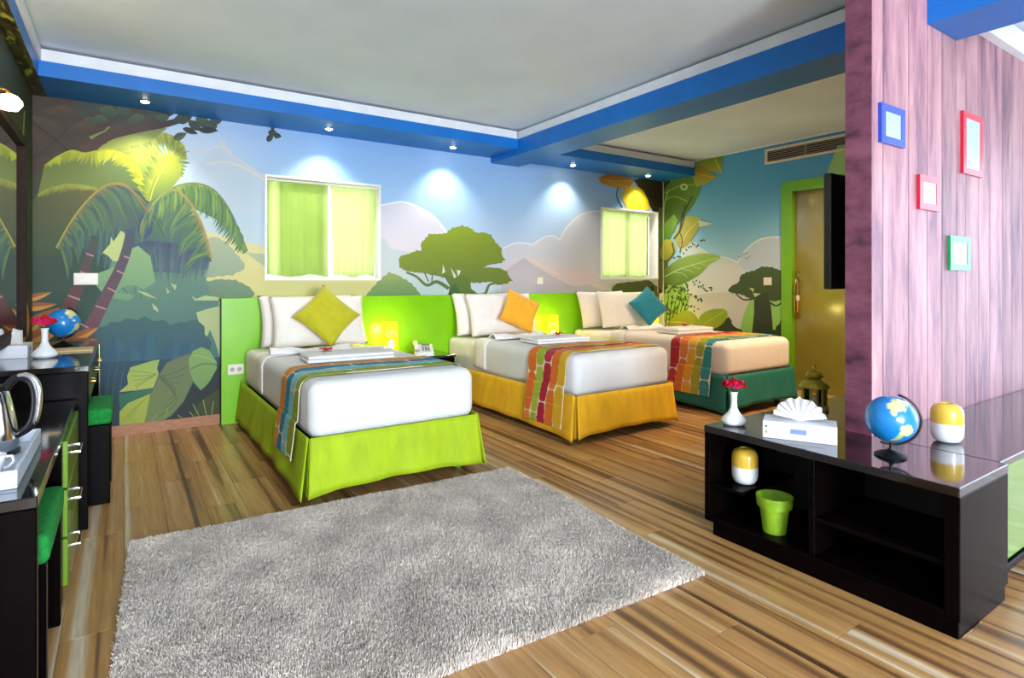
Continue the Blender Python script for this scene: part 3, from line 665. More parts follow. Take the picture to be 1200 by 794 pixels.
def curtain(label, x0, x1, z0, z1, y, folds, amp, seed, name='curtain', taper=0, group='lime curtains of the bed windows'):
    rnd = random.Random(seed); ph = [rnd.uniform(0, 6) for _ in range(4)]
    def fn(u, v):
        xx = x0+(x1-x0)*u; k = .5+.5*(1-v)
        yy = y+amp*k*(math.sin(u*folds*2*PI+ph[0]+.8*math.sin(v*2+ph[1]))+.35*math.sin(u*folds*4.7*PI+ph[2]))*.6
        xx -= taper*(1-v)*(u-.5)
        zz = z0+(z1-z0)*v+(1-v)*.012*math.sin(u*9+ph[3])
        return (xx, yy, zz)
    th = thing('curtain', label, 'curtain', ((x0+x1)/2, y, z0), group=group)
    o = MB().grid(fn, 90, 16).build('curtain_cloth', M_curt, None, True); o.parent = th; o.matrix_parent_inverse = Matrix.Translation(-Vector(th.location))
    r = MB().tube([(x0-.01, y, z1+.012), (x1+.01, y, z1+.012)], .008).build('rod', M_frame); r.parent = th; r.matrix_parent_inverse = Matrix.Translation(-Vector(th.location))
    return th
a = WIN[0]; b = WIN[1]
curtain('left lime curtain of the window above the first bed, darker', a[0]+.025, a[0]+.588, a[2]+.045, a[3]-.045, YB+.045, 4, .016, 1)
curtain('added cloth layer that darkens the left curtain of first window', a[0]+.13, a[0]+.55, a[2]+.05, a[3]-.045, YB+.078, 3, .010, 4)  # extra layer added so less daylight passes, stands in for a shadow from outside
curtain('right bright lime curtain of the window above the first bed', a[0]+.612, a[1]-.03, a[2]+.045, a[3]-.045, YB+.045, 5, .018, 2, taper=.05)
curtain('lime curtain drawn across the small window above third bed', b[0]+.03, b[1]-.16, b[2]+.045, b[3]-.03, YB+.045, 8, .020, 3)
# windows behind the camera and beside the sitting corner
w3 = struct(frame_y(MB(), -.4, 1.1, .5, 2.4, YF+.0, YF+.12, .06).box(.32, .38, YF+.02, YF+.10, .56, 2.34).build('window_3', M_frame))
MB().box(-.34, .32, YF+.05, YF+.055, .56, 2.34).build('pane', M_glass, w3); MB().box(.38, 1.04, YF+.05, YF+.055, .56, 2.34).build('pane', M_glass, w3)
w4m = MB()
for y0, y1, z0, z1 in ((-1.8,1.0,0,.06),(-1.8,1.0,2.39,2.45),(-1.8,-1.74,.06,2.39),(.94,1.0,.06,2.39),(-.43,-.37,.06,2.39)): w4m.box(XR+.03, XR+.11, y0, y1, z0, z1)
w4 = struct(w4m.build('window_4', M_frame))
MB().box(XR+.06, XR+.065, -1.74, -.43, .06, 2.39).build('pane', M_glass, w4); MB().box(XR+.06, XR+.065, -.37, .94, .06, 2.39).build('pane', M_glass, w4)

# ------------------------------------------------------------------ door on the right wall
M_dframe = mat('lime_door_frame', (112,176,20), .35, var=.03, scale=5, coat=.2)
M_door = mat('olive_gloss_door', (134,126,52), .12, var=.05, scale=3, coat=.6)
dd = struct(MB().box(XR+.03, XR+.07, DY0+.002, DY1-.032, .004, DZ-.032).build('door_1', M_door))
fr = MB(); fr.box(XR-.022, XR+.10, DY1-.03, DY1+.10, 0, DZ+.09).box(XR-.022, XR+.10, DY0-.10, DY0, 0, DZ+.09).box(XR-.022, XR+.10, DY0, DY1-.03, DZ-.03, DZ+.09)
fr.build('door_frame', M_dframe, dd)
hy = DY1-.075
h = MB().tube([(XR+.03, hy, 1.30), (XR-.02, hy, 1.26), (XR-.045, hy-.008, 1.20), (XR-.035, hy+.008, 1.12), (XR-.045, hy-.008, 1.02), (XR-.035, hy+.006, .95), (XR-.03, hy, .90), (XR+.03, hy, .86)], [.008,.011,.014,.010,.014,.010,.012,.008], 10)
h.rbox(XR+.018, XR+.03, hy-.022, hy+.022, .82, 1.36, .006, 2); h.lathe([(0,-.016),(.012,-.011),(.016,0),(.012,.011),(0,.016)], 10, (XR-.03, hy, 1.36))
h.build('ornate_handle', M_brass, dd, auto=True)
MB().rbox(XR+.012, XR+.03, hy-.02, hy+.03, 1.02, 1.08, .004).build('lock_plate', M_plate, dd)

# ------------------------------------------------------------------ air vent, plates, downlights
vt = thing('air_vent', 'white slotted air conditioning vent high on the right wall', 'vent', (XR, 3.6, 2.72))
vm = MB(); y0, y1, z0, z1 = -.62, .44, -.095, .085
vm.box(-.018, -.004, y0, y1, z0, z0+.028).box(-.018, -.004, y0, y1, z1-.028, z1).box(-.018, -.004, y0, y0+.03, z0+.028, z1-.028).box(-.018, -.004, y1-.03, y1, z0+.028, z1-.028)
vm.build('frame', mat('vent_beige', (226,212,192), .5, var=.01), vt)
MB().box(-.006, -.004, y0+.03, y1-.03, z0+.028, z1-.028).build('backing', mat('vent_dark', (30,22,20), .8, var=.1), vt)
for k in range(5):
    z = z0+.040+k*.0235
    MB().box(-.014, -.007, y0+.03, y1-.03, z, z+.008).build('slat', mat('vent_slat', (150,135,125), .5, var=.02), vt)
MB().box(-.015, -.0065, -.06, -.045, z0+.028, z1-.028).build('mullion', mat('vent_slat', (150,135,125)), vt)
def plate(label, loc, wx, hz, axis, cat='wall plate', n=1, socket=False):
    t = thing('wall_plate', label, cat, loc)
    if axis == 'y': MB().rbox(-wx/2, wx/2, -.010, 0, -hz/2, hz/2, .003).build('cover', M_plate, t)
    else: MB().rbox(-.010, 0, -wx/2, wx/2, -hz/2, hz/2, .003).build('cover', M_plate, t)
    for k in range(n):
        c = (k-(n-1)/2)*wx/max(1, n)*.9
        if socket:
            MB().lathe([(.019,0),(.019,.003),(.014,.003),(.014,.0005),(0,.0005)], 16, axis=Matrix.Rotation(PI/2, 3, 'X').to_quaternion()).build('socket_ring', mat('socket_grey', (176,168,158), .5, var=.02), t, loc=(c, -.0105, 0))
        elif axis == 'y': MB().rbox(c-.018, c+.018, -.0135, -.0095, -hz*.3, hz*.3, .0015).build('rocker', M_plate, t)
        else: MB().rbox(-.0135, -.0095, c-.018, c+.018, -hz*.3, hz*.3, .0015).build('rocker', M_plate, t)
    return t
EB = .0015+MU.layer*.000012+.0005
plate('wide white switch plate on the palm trunk of the mural', (-.245, YB-EB, 1.262), .155, .092, 'y', n=3)
plate('cream switch plate on the wall between the two windows', (4.176, YB-EB, 1.248), .088, .086, 'y')
plate('cream switch plate on dark mural tree beside the green door', (XR-EB, 4.006, 1.24), .10, .092, 'x')
plate('white socket plate on lime headboard left of first bed', (.812, YB-.0855, .475), .125, .088, 'y', 'socket', 2, True)
def downlight(x, y, label, z=ZS, e=26, aim=(0, .10)):
    t = thing('downlight', label, 'downlight', (x, y, z), group='recessed downlights in the blue soffit')
    MB().lathe([(.030,-.004),(.048,-.004),(.050,0),(.030,0),(.030,-.004)], 24, cap=False).build('trim_ring', M_chrome, t, True)
    MB().lathe([(0,-.012),(.018,-.011),(.030,-.004),(.030,0)], 20).build('bulb', mat('bulb_glow', (255,240,205), .5, emit=(255,238,200), es=40), t, True)
    l = bpy.data.lights.new('spot', 'SPOT'); l.energy = e*1.4; l.spot_size = math.radians(104); l.spot_blend = .75; l.shadow_soft_size = .025; l.color = (1, .90, .74) if z < ZC else (1, .74, .46)
    o = bpy.data.objects.new('spot_lamp', l); C.objects.link(o); o.parent = t; o.location = (0, 0, -.02)
    o.rotation_euler = Vector((aim[0], aim[1], -1)).to_track_quat('-Z', 'Y').to_euler()
for x_, y_, n_ in ((.138, 5.36, 'above the palm tree'), (1.574, 5.38, 'above the first window'), (2.876, 5.40, 'above the baobab tree'), (4.53, 5.42, 'just right of the blue beam'), (5.83, 5.42, 'above the far corner leaves')):
    downlight(x_, y_, 'small round recessed downlight in soffit '+n_)

for x_, y_, n_ in ((5.5, 2.35, 'of the right bay nearer the door'), (4.75, 1.95, 'of the right bay nearer the television')):
    downlight(x_, y_, 'small round recessed downlight in ceiling '+n_, ZC, 130, (.12, .45))
# ------------------------------------------------------------------ headboard
hb = thing('headboard', 'long lime green lacquered headboard running behind all three beds', 'headboard', (3.4, YB-.02, 0))
MB().rbox(-2.70, 2.70, -.062, 0, 0, 1.095, .004).build('panel', M_hb, hb)
MB().box(-2.704, -2.700, -.06, 0, 0, 1.09).build('end_edge', mat('dark_edge', (30,50,20), .6, var=.1), hb)

# ------------------------------------------------------------------ beds
HWD, ZT, RD = .535, .675, .075
def sheet(mb, fn, nu, nv): return mb.grid(fn, nu, nv)
def make_bed(cx, y0, label, skcol, skcol2, linen, seed):
    t = thing('bed', label, 'bed', (cx, y0, 0), group='three single beds along the headboard')
    L = 5.545-y0
    MB().box(-.50, .50, .07, L-.02, .13, .33).build('base', M_legwood, t)
    for sx in (-.46, .46):
        for yy in (.12, L-.10):
            MB().lathe([(.024,0),(.030,.02),(.034,.13)], 14, (sx, yy, 0)).build('leg', mat('green_leg', (104,168,60), .4, var=.05), t, True)
    MB().rbox(-HWD+.02, HWD-.02, .04, L-.005, .33, .645, .05, 4).build('mattress', M_pillow, t, True)
    dv = MB(); bm = bmesh.new(); bmesh.ops.create_cube(bm, size=1)
    D1 = 1.52
    for v in bm.verts: v.co = Vector((v.co.x*2*HWD, D1/2+v.co.y*D1, (ZT+.345)/2+v.co.z*(ZT-.345)))
    bmesh.ops.bevel(bm, geom=bm.edges[:], offset=RD, segments=6, profile=.5, affect='EDGES')
    bm.verts.index_update(); dv.add([v.co for v in bm.verts], [[v.index for v in f.verts] for f in bm.faces]); bm.free()
    d = dv.build('duvet', linen, t, True)
    # turned back fold of the sheet
    def fold(u, v):
        s_ = u; x_ = (s_-.5)*2; w_ = HWD+.004
        P_ = bedprofile(w_, ZT+.004, RD, .40); p = sample(P_, u)
        return (p[0], D1-.20+.22*v, p[1]+.004*math.sin(v*PI))
    MB().grid(fold, 60, 4).build('sheet_fold', M_pillow, t, True, thick=.006)
    # skirt: front panel, two side panels, inner corner pleats
    def wob(u, n, ph): return math.sin(u*n*2*PI+ph)
    M_sk = mat('skirt_'+skcol2, skcol, .75, var=.05, scale=5, bump=.15, bscale=16, stretch=(3,3,1))
    zt, zb = .372, .045
    def front(u, v):
        x_ = (u-.5)*2*(HWD+.004+.022*(1-v)); lift = .035*(math.sin(PI*u)**.6)*(1-v)
        return (x_, -.012-.035*(1-v)-.010*(1-v)*wob(u, 3.5, seed), zb+lift+(zt-zb)*v)
    MB().grid(front, 60, 8).build('skirt_front', M_sk, t, True, thick=.006)
    for sg in (-1, 1):
        def side(u, v):
            yy = .002+(L-.03)*u; fl = .045*(1-v)
            return (sg*(HWD+.012+fl+.007*(1-v)*wob(u, 5, seed+sg)), yy-.028*(1-v)*(1-u), zb-.015+.035*(math.sin(PI*u)**.6)*(1-v)+(zt-zb+.015)*v)
        MB().grid(side, 70, 8).build('skirt_side', M_sk, t, True, thick=.006)
        MB().add([(sg*(HWD-.05), .0, zt-.01), (sg*(HWD+.004), .0, zt-.01), (sg*(HWD+.004), .06, zt-.01), (sg*(HWD-.04), -.008, zb+.02), (sg*(HWD+.022), -.006, zb), (sg*(HWD+.022), .07, zb+.02)], [(0,1,4,3),(1,2,5,4)]).build('corner_pleat', M_sk, t, False, thick=.004)
    return t
def bedprofile(hw, zt, r, zlow):
    P_ = [(-hw, zlow)]
    P_ += [(-hw, zlow+(zt-r-zlow)*k/6) for k in range(1, 6)]
    for k in range(9):
        a = PI-PI/2*k/8; P_.append((-hw+r+r*math.cos(a), zt-r+r*math.sin(a)))
    P_ += [(-hw+r+(2*hw-2*r)*k/16, zt) for k in range(1, 16)]
    for k in range(9):
        a = PI/2-PI/2*k/8; P_.append((hw-r+r*math.cos(a), zt-r+r*math.sin(a)))
    P_ += [(hw, zt-r-(zt-r-zlow)*k/6) for k in range(1, 7)]
    return P_
def sample(P_, u):
    ls = [0]
    for a, b in zip(P_[:-1], P_[1:]): ls.append(ls[-1]+math.hypot(b[0]-a[0], b[1]-a[1]))
    d = u*ls[-1]
    for i in range(len(P_)-1):
        if d <= ls[i+1] or i == len(P_)-2:
            t = (d-ls[i])/max(1e-9, ls[i+1]-ls[i]); return mix(P_[i], P_[i+1], min(1, t))
BEDS = [(1.40, 3.31), (3.40, 3.39), (5.145, 3.32)]
M_linen_warmlit = mat('peach_lit_linen', (238,226,216), .8, bump=.12, bscale=18, var=.015, scale=6)  # white linen with the warm lamp light tinted into its colour
make_bed(*BEDS[0], 'single bed with a lime green skirt under the largest window', (164,190,8), 'lime', M_linen, 1)
make_bed(*BEDS[1], 'single bed with a yellow skirt between the other two beds', (236,178,24), 'yellow', M_linen, 2)
make_bed(*BEDS[2], 'single bed with a teal skirt nearest the green door', (24,112,100), 'teal', M_linen_warmlit, 3)

# bed runners: woven print of pebble columns
M_runner = vcol_mat('runner_print', .75, .15, 300)
def runner(bed, label, cols, seed, y0, wd, zl):
    cx, by = bed
    prof = bedprofile(HWD+.010, ZT+.009, RD+.008, zl)
    NU, NV = 320, 70
    ptab = [sample(prof, i/NU) for i in range(NU+1)]
    ln = sum(math.hypot(b[0]-a[0], b[1]-a[1]) for a, b in zip(prof[:-1], prof[1:]))
    vs = []; cs = []
    cream = (236,222,190); n = len(cols); rnd = random.Random(seed); offs = [rnd.uniform(0, 1) for _ in range(n)]
    for j in range(NV+1):
        for i in range(NU+1):
            u, v = i/NU, j/NV; p = ptab[i]; s_ = u*ln
            flare = 0
            if p[1] < ZT-RD: flare = .05*(ZT-RD-p[1])/(ZT-RD-zl)*(1 if p[1] < .42 else .5)
            x_ = p[0]+math.copysign(flare, p[0]) if flare else p[0]
            vs.append((x_, y0+wd*v, p[1]+.0015*math.sin(s_*23)*math.sin(v*9)))
            q = (1-v)*n+.22*math.sin(s_*8+2*v)*min(1, 4*v*(1-v)+.2)   # head side is v = 1: first colour there
            k = int(max(0, min(n-1, math.floor(q)))); fx = q-k-.5
            PL = .32+.06*(k % 2); qq = s_/PL+offs[k]; cell = math.floor(qq); fy = qq-cell-.5
            r = (abs(fx)/.495)**5+(abs(fy)/.49)**5
            c = cols[k]
            if (cell*7+k*3) % 5 == 0: c = mix(c, cream, .12)
            if r > 1: c = cream
            if abs((s_/.085) % 1-.5) > .485: c = mix(c, cream, .35)
            cs.append(lin(c))
    W_ = NU+1
    me = bpy.data.meshes.new('bed_runner'); me.from_pydata(vs, [], [(j*W_+i, j*W_+i+1, (j+1)*W_+i+1, (j+1)*W_+i) for j in range(NV) for i in range(NU)])
    me.materials.append(M_runner); ca = me.color_attributes.new('Col', 'FLOAT_COLOR', 'POINT'); ca.data.foreach_set('color', [x for c in cs for x in c])
    me.polygons.foreach_set('use_smooth', [True]*len(me.polygons))
    o = bpy.data.objects.new('bed_runner', me); C.objects.link(o); o.location = (cx, 0, 0)
    md = o.modifiers.new('thickness', 'SOLIDIFY'); md.thickness = .004; md.offset = 1
    tag(o, label, 'bed runner', 'printed runners across the beds'); return o
runner(BEDS[0], 'printed runner in orange, blue and olive on the lime bed', [(222,138,40),(20,120,160),(126,196,206),(150,160,40)], 5, 3.50, .46, .20)
runner(BEDS[1], 'printed runner in orange, lime, magenta and yellow on yellow bed', [(226,110,30),(158,176,40),(176,14,58),(222,112,30),(220,170,30)], 6, 3.50, .50, .10)
runner(BEDS[2], 'printed runner in red, orange, yellow and teal on teal bed', [(176,16,44),(222,110,34),(226,160,30),(164,160,40),(40,140,146)], 7, 3.47, .50, .16)

# pillows, cushions, towels
def pillow_mesh(w_, h_, t_, pinch=.06, n=22, ex=5, name='pillow'):
    vs = []; fs = []
    def pt(u, v, sg):
        e = max(0, (1-abs(u)**ex)*(1-abs(v)**ex))**.5
        k = 1-pinch*(1-abs(v)**2)*abs(u)**3; k2 = 1-pinch*(1-abs(u)**2)*abs(v)**3
        th = e*(.55+.45*(math.cos(u*PI/2)*math.cos(v*PI/2))**.5 if abs(u) < 1 and abs(v) < 1 else 0)
        return (w_/2*u*k, sg*t_/2*th, h_/2*v*k2)
    mb = MB()
    for sg in (-1, 1): mb.grid(lambda a, b: pt(a*2-1, b*2-1, sg), n, n)
    bm = bmesh.new(); me = mb.mesh(name, None, True); bm.from_mesh(me); bmesh.ops.remove_doubles(bm, verts=bm.verts[:], dist=1e-5); bmesh.ops.recalc_face_normals(bm, faces=bm.faces[:]); bm.to_mesh(me); bm.free()
    me.polygons.foreach_set('use_smooth', [True]*len(me.polygons)); return me
PM = pillow_mesh(.84, .47, .15); PM.materials.append(M_pillow)
def pillow(label, c, tilt, rz=0, ry=0, sx=1):
    o = bpy.data.objects.new('pillow', PM); C.objects.link(o); o.location = c; o.rotation_euler = (-tilt, ry, rz); o.scale = (sx, 1, 1)
    return tag(o, label, 'pillow', 'white bed pillows')
CM = {}
def cushion(label, c, col, key, tilt, spin, rz=0, s=.42):
    me = pillow_mesh(s, s, .15, .10, name='cushion'); me.materials.append(mat('cushion_'+key, col, .8, var=.04, scale=14, bump=.25, bscale=260, sheen=.2))
    o = bpy.data.objects.new('throw_cushion', me); C.objects.link(o)
    o.matrix_world = Matrix.Translation(c) @ Matrix.Rotation(rz, 4, 'Z') @ Matrix.Rotation(-tilt, 4, 'X') @ Matrix.Rotation(spin, 4, 'Y')
    return tag(o, label, 'cushion')
pillow('back white pillow on lime bed, against the headboard', (1.40, 5.425, .892), .30)
pillow('front white pillow on lime bed, behind the lime cushion', (1.46, 5.265, .888), .34)
pillow('back white pillow on yellow bed, against the headboard', (3.32, 5.425, .892), .30)
pillow('front white pillow on yellow bed, behind the orange cushion', (3.40, 5.265, .888), .34)
pillow('back white pillow on teal bed, against the headboard', (5.03, 5.425, .892), .30, sx=.95)
pillow('front white pillow on teal bed, behind the teal cushion', (5.20, 5.245, .890), .34, -.04, .02, sx=.95)
cushion('lime yellow square cushion standing on its corner on first bed', (1.465, 5.05, .945), (190,184,16), 'lime', .42, PI/4)
cushion('orange square cushion tilted on its corner on middle bed', (3.50, 5.06, .925), (246,172,30), 'orange', .42, PI/4-.30, -.1, .40)
cushion('teal square cushion standing on its corner on far bed', (5.42, 5.03, .93), (16,128,152), 'teal', .42, PI/4+.18, -.25, .40)
def towel(label, c, sx, sy, h, rz, layers, group='folded towels on the beds'):
    t = thing('folded_towel', label, 'towel', c, rz, group)
    for k in range(layers):
        hh = h/layers
        MB().rbox(-sx/2+.004*(k % 2), sx/2-.004*(k % 2), -sy/2, sy/2, hh*k+.0005, hh*(k+1)-.001, min(hh*.45, .012), 3).build('towel_layer', M_towel, t, True)
    return t
def towel_roll(label, c, ln, r, rz):
    t = thing('towel_sheet', label, 'towel', c, rz, 'loose towels on the beds')
    def fn(u, v):
        x_ = (u-.5)*ln; return (x_, (v-.5)*r*4, .006+r*1.1*math.sin(PI*v)**.8*(.75+.25*math.sin(u*7+1)+.12*math.sin(u*19+v*5)))
    MB().grid(fn, 40, 14).build('rumpled_cloth', M_towel, t, True, thick=.008)
    return t
def flower(label, c, s=.05):
    t = thing('flower', label, 'flower', c, .3, 'red flowers on the towels')
    m = mat('red_petal', (176,12,34), .6, var=.2, scale=60)
    MB().lathe([(0,0),(.006,.003),(.007,.014),(0,.02)], 10).build('flower_centre', mat('flower_yellow', (230,180,40), .6, var=.1), t, True)
    for k in range(5):
        a = 2*PI*k/5
        def fn(u, v): 
            r = s*(.12+.88*v); w_ = s*.45*math.sin(PI*min(1, .15+.8*v)); return (r*math.cos(a)-(u-.5)*2*w_*math.sin(a), r*math.sin(a)+(u-.5)*2*w_*math.cos(a), .008+s*.75*v*(1.2-v)+.004*math.cos((u-.5)*6))
        MB().grid(fn, 6, 6).build('petal', m, t, True, thick=.0015)
    return t
zt_ = ZT+.006
towel('wide folded white towel on the lime bed beside its runner', (1.36, 4.20, zt_), .62, .34, .05, -.06, 2)
towel_roll('rumpled white towel in front of the pillows on lime bed', (1.22, 4.66, zt_+.004), .60, .04, -.12)
flower('red flower on the towels of the lime bed', (1.24, 4.30, zt_+.0505))
towel('folded white towel on the yellow bed beside its runner', (3.34, 4.26, zt_), .58, .32, .05, -.06, 2)
towel_roll('rumpled white towel in front of the pillows on yellow bed', (3.22, 4.70, zt_+.004), .56, .04, -.1)
flower('red flower on the towels of the yellow bed', (3.44, 4.34, zt_+.0505))
towel('folded white towel on the teal bed beside its runner', (5.12, 4.22, zt_), .56, .32, .06, -.04, 2)
towel_roll('rumpled white towel in front of the pillows on teal bed', (4.98, 4.72, zt_+.004), .52, .04, -.1)
flower('red flower on the towels of the teal bed', (5.24, 4.31, zt_+.0605))

# ------------------------------------------------------------------ nightstands, bedside lamps, telephone
def nightstand(x0, x1, label):
    t = thing('nightstand', label, 'nightstand', ((x0+x1)/2, 5.30, 0), group='dark nightstands between the beds'); w_ = (x1-x0)/2
    MB().rbox(-w_+.01, w_-.01, -.21, .235, .05, .495, .004).build('body', M_black, t)
    MB().rbox(-w_, w_, -.23, .24, .495, .52, .004).build('top', M_gloss, t); MB().box(-w_+.03, w_-.03, -.19, .22, 0, .05).build('plinth', M_black, t)
    MB().rbox(-w_+.025, w_-.025, -.222, -.211, .28, .48, .003).build('drawer', M_black, t); MB().rbox(-w_+.025, w_-.025, -.222, -.211, .07, .265, .003).build('drawer', M_black, t)
    return t
nightstand(2.02, 2.74, 'dark nightstand between lime and yellow beds, telephone on it'); nightstand(4.05, 4.50, 'dark nightstand between the yellow and teal beds'); nightstand(5.80, 6.18, 'dark nightstand right of the teal bed')
M_lampw = mat('yellow_lattice', (236,196,20), .6, var=.06, scale=30, emit=(255,205,10), es=.7)
M_bulb = mat('lamp_bulb', (255,240,150), .5, emit=(255,226,90), es=18)
def table_lamp(x, y, label):
    t = thing('table_lamp', label, 'lamp', (x, y, .52), group='glowing lattice lamps by the beds')
    MB().lathe([(.062,0),(.066,.004),(.066,.018),(.060,.022)], 24).build('base', mat('lamp_base', (150,120,40), .5, var=.05), t, True)
    sh = MB()
    for k in range(14):
        a = 2*PI*k/14; sh.tube([((.064)*math.cos(a), .064*math.sin(a), .02), (.060*math.cos(a), .060*math.sin(a), .17), (.054*math.cos(a), .054*math.sin(a), .325)], .0045, 6)
    for z, r in ((.022,.065),(.07,.0645),(.12,.063),(.17,.061),(.22,.059),(.27,.057),(.32,.055)):
        sh.tube([(r*math.cos(2*PI*k/24), r*math.sin(2*PI*k/24), z) for k in range(24)], .005, 6, True)
    sh.build('lattice_shade', M_lampw, t, True)
    MB().lathe([(0,.03),(.014,.035),(.016,.06),(.030,.10),(.030,.12),(.018,.145),(0,.15)], 16).build('bulb', M_bulb, t, True)
    l = bpy.data.lights.new('lamp', 'POINT'); l.energy = 6.5; l.color = (1, .80, .22); l.shadow_soft_size = .03
    o = bpy.data.objects.new('lamp_light', l); C.objects.link(o); o.parent = t; o.location = (0, 0, .22)
table_lamp(2.17, 5.35, 'glowing yellow lattice lamp between lime and yellow beds'); table_lamp(4.17, 5.35, 'glowing yellow lattice lamp between yellow and teal beds'); table_lamp(5.90, 5.38, 'glowing yellow lattice lamp right of the teal bed')
ph = thing('telephone', 'white desk telephone on the nightstand beside the lime bed', 'telephone', (2.45, 5.20, .52), -.35)
M_phone = mat('phone_white', (226,224,220), .35, var=.01); M_key = mat('phone_grey', (96,98,104), .4, var=.03)
MB().prism([(-.10,0),(.12,0),(.12,.085),(.09,.095),(-.10,.035)], -.085, .085).build('body', M_phone, ph, rot=(0, 0, PI/2))
MB().tube([(-.075,-.085,.062),(-.075,-.06,.082),(-.075,0,.098),(-.075,.07,.112),(-.075,.095,.108)], [.026,.024,.018,.024,.026], 10).build('handset', M_phone, ph, True)
MB().rbox(-.02, .06, .055, .088, .083, .098, .003).build('display', M_key, ph, rot=(.0, 0, 0))
for r_ in range(4):
    for c_ in range(3): MB().rbox(-.02+c_*.028, -.004+c_*.028, -.07+r_*.026, -.054+r_*.026, .050+r_*.007, .060+r_*.007, .002, 1).build('key', M_key, ph)

# ------------------------------------------------------------------ shag rug
rug = thing('shag_rug', 'large grey beige shag rug on the plank floor before the beds', 'rug', (1.03, 2.42, 0), math.radians(-2.6))
RW, RL = 2.10, 1.60
MB().rbox(-RW/2+.014, RW/2-.014, -RL/2+.014, RL/2-.014, .0005, .012, .004).build('backing', mat('rug_backing', (120,112,104), .95, var=.1), rug)
import numpy as np
rg = np.random.default_rng(2); N = 420000
px = rg.uniform(-RW/2+.004, RW/2-.004, N); py = rg.uniform(-RL/2+.004, RL/2-.004, N); ht = rg.uniform(.013, .026, N)
clump = np.sin(px*21+1.7*np.sin(py*13))*np.sin(py*17+1.3*np.sin(px*9)); dirx = .004*np.sin(px*7+py*5)+rg.normal(0, .006, N); diry = .004*np.cos(px*6-py*8)+rg.normal(0, .006, N)
edge = np.minimum(RW/2-np.abs(px), RL/2-np.abs(py)); ht *= .6+.4*np.minimum(1, edge/.03); ht *= 1+.10*clump; bz = np.where(edge < .016, .002, .010)
an = rg.uniform(0, PI, N); wx = np.cos(an)*.0013; wy = np.sin(an)*.0013
V = np.empty((N, 4, 3), np.float32)
V[:, 0] = np.stack([px-wx, py-wy, bz], 1); V[:, 1] = np.stack([px+wx, py+wy, bz], 1)
V[:, 2] = np.stack([px+wx*.7+dirx, py+wy*.7+diry, ht+.010], 1); V[:, 3] = np.stack([px-wx*.7+dirx, py-wy*.7+diry, ht+.010], 1)
me = bpy.data.meshes.new('pile'); me.vertices.add(N*4); me.vertices.foreach_set('co', V.ravel()); me.loops.add(N*4); me.loops.foreach_set('vertex_index', np.arange(N*4, dtype=np.int32))
me.polygons.add(N); me.polygons.foreach_set('loop_start', np.arange(0, N*4, 4, dtype=np.int32)); me.update(calc_edges=True)
def pile_mat():
    m = bpy.data.materials.new('shag_pile'); m.use_nodes = True; nt = m.node_tree; b = nt.nodes['Principled BSDF']; b.inputs['Roughness'].default_value = .9; L = nt.links.new
    tc = nt.nodes.new('ShaderNodeTexCoord'); n = nt.nodes.new('ShaderNodeTexNoise'); n.inputs['Scale'].default_value = 60; n.inputs['Detail'].default_value = 3; L(tc.outputs['Object'], n.inputs[0])
    r = nt.nodes.new('ShaderNodeValToRGB'); r.color_ramp.elements[0].position = .3; r.color_ramp.elements[1].position = .7; r.color_ramp.elements[0].color = lin((196,183,170)); r.color_ramp.elements[1].color = lin((248,236,224))
    L(n.outputs[0], r.inputs[0])
    n3 = nt.nodes.new('ShaderNodeTexNoise'); n3.inputs['Scale'].default_value = 4.5; n3.inputs['Detail'].default_value = 4; L(tc.outputs['Object'], n3.inputs[0])
    mr = nt.nodes.new('ShaderNodeMapRange'); mr.inputs[1].default_value = .35; mr.inputs[2].default_value = .65; mr.inputs[3].default_value = .80; mr.inputs[4].default_value = 1.12; L(n3.outputs[0], mr.inputs[0])
    mx = nt.nodes.new('ShaderNodeMix'); mx.data_type = 'RGBA'; mx.blend_type = 'MULTIPLY'; mx.inputs[0].default_value = 1; L(r.outputs[0], mx.inputs[6]); L(mr.outputs[0], mx.inputs[7])
    L(mx.outputs[2], b.inputs['Base Color']); return m
me.materials.append(pile_mat()); po = bpy.data.objects.new('pile', me); C.objects.link(po); po.parent = rug; po['kind'] = 'stuff'

# ------------------------------------------------------------------ sitting corner: consoles by the wood wall
AX0, AX1, AY0, AY1, AZ = 2.405, WX-.002, .80, 1.865, .53
ca_ = thing('shelf_console', 'low dark open shelf console standing at the wood wall end', 'console', ((AX0+AX1)/2, (AY0+AY1)/2, 0))
def wbox(par, name, m, x0, x1, y0, y1, z0, z1, r=.003):
    L_ = par.location; return MB().rbox(x0-L_[0], x1-L_[0], y0-L_[1], y1-L_[1], z0-L_[2], z1-L_[2], r, 1).build(name, m, par)
wbox(ca_, 'top', M_gloss, AX0, AX1, AY0, AY1, AZ-.035, AZ)
wbox(ca_, 'plinth', M_black, AX0+.004, AX1-.02, AY0+.004, AY1-.05, 0, .06)
wbox(ca_, 'bottom_board', M_black, AX0+.004, AX1-.003, AY0+.05, AY1-.004, .06, .085)
wbox(ca_, 'end_panel', M_black, AX0+.004, AX1-.003, AY1-.03, AY1, .06, AZ-.035)
wbox(ca_, 'end_panel', M_black, AX0+.004, AX1-.003, AY0, AY0+.05, .0605, AZ-.035)
wbox(ca_, 'back_panel', M_lblack, AX1-.022, AX1-.003, AY0+.05, AY1-.03, .085, AZ-.035)
wbox(ca_, 'divider', M_black, AX0+.02, AX1-.022, 1.32, 1.345, .085, AZ-.035)
wbox(ca_, 'shelf', M_black, AX0+.012, AX1-.022, 1.662, AY1-.03, .232, .250)
wbox(ca_, 'shelf', M_black, AX0+.02, AX1-.022, AY0+.05, 1.32, .232, .250)
BX_0, BX_1, BY0, BY1 = WX+.002, 5.2, .825, WY-.003
cc_ = thing('tv_bench', 'low dark bench behind the wood wall under the television', 'bench', (3.75, 1.65, 0))
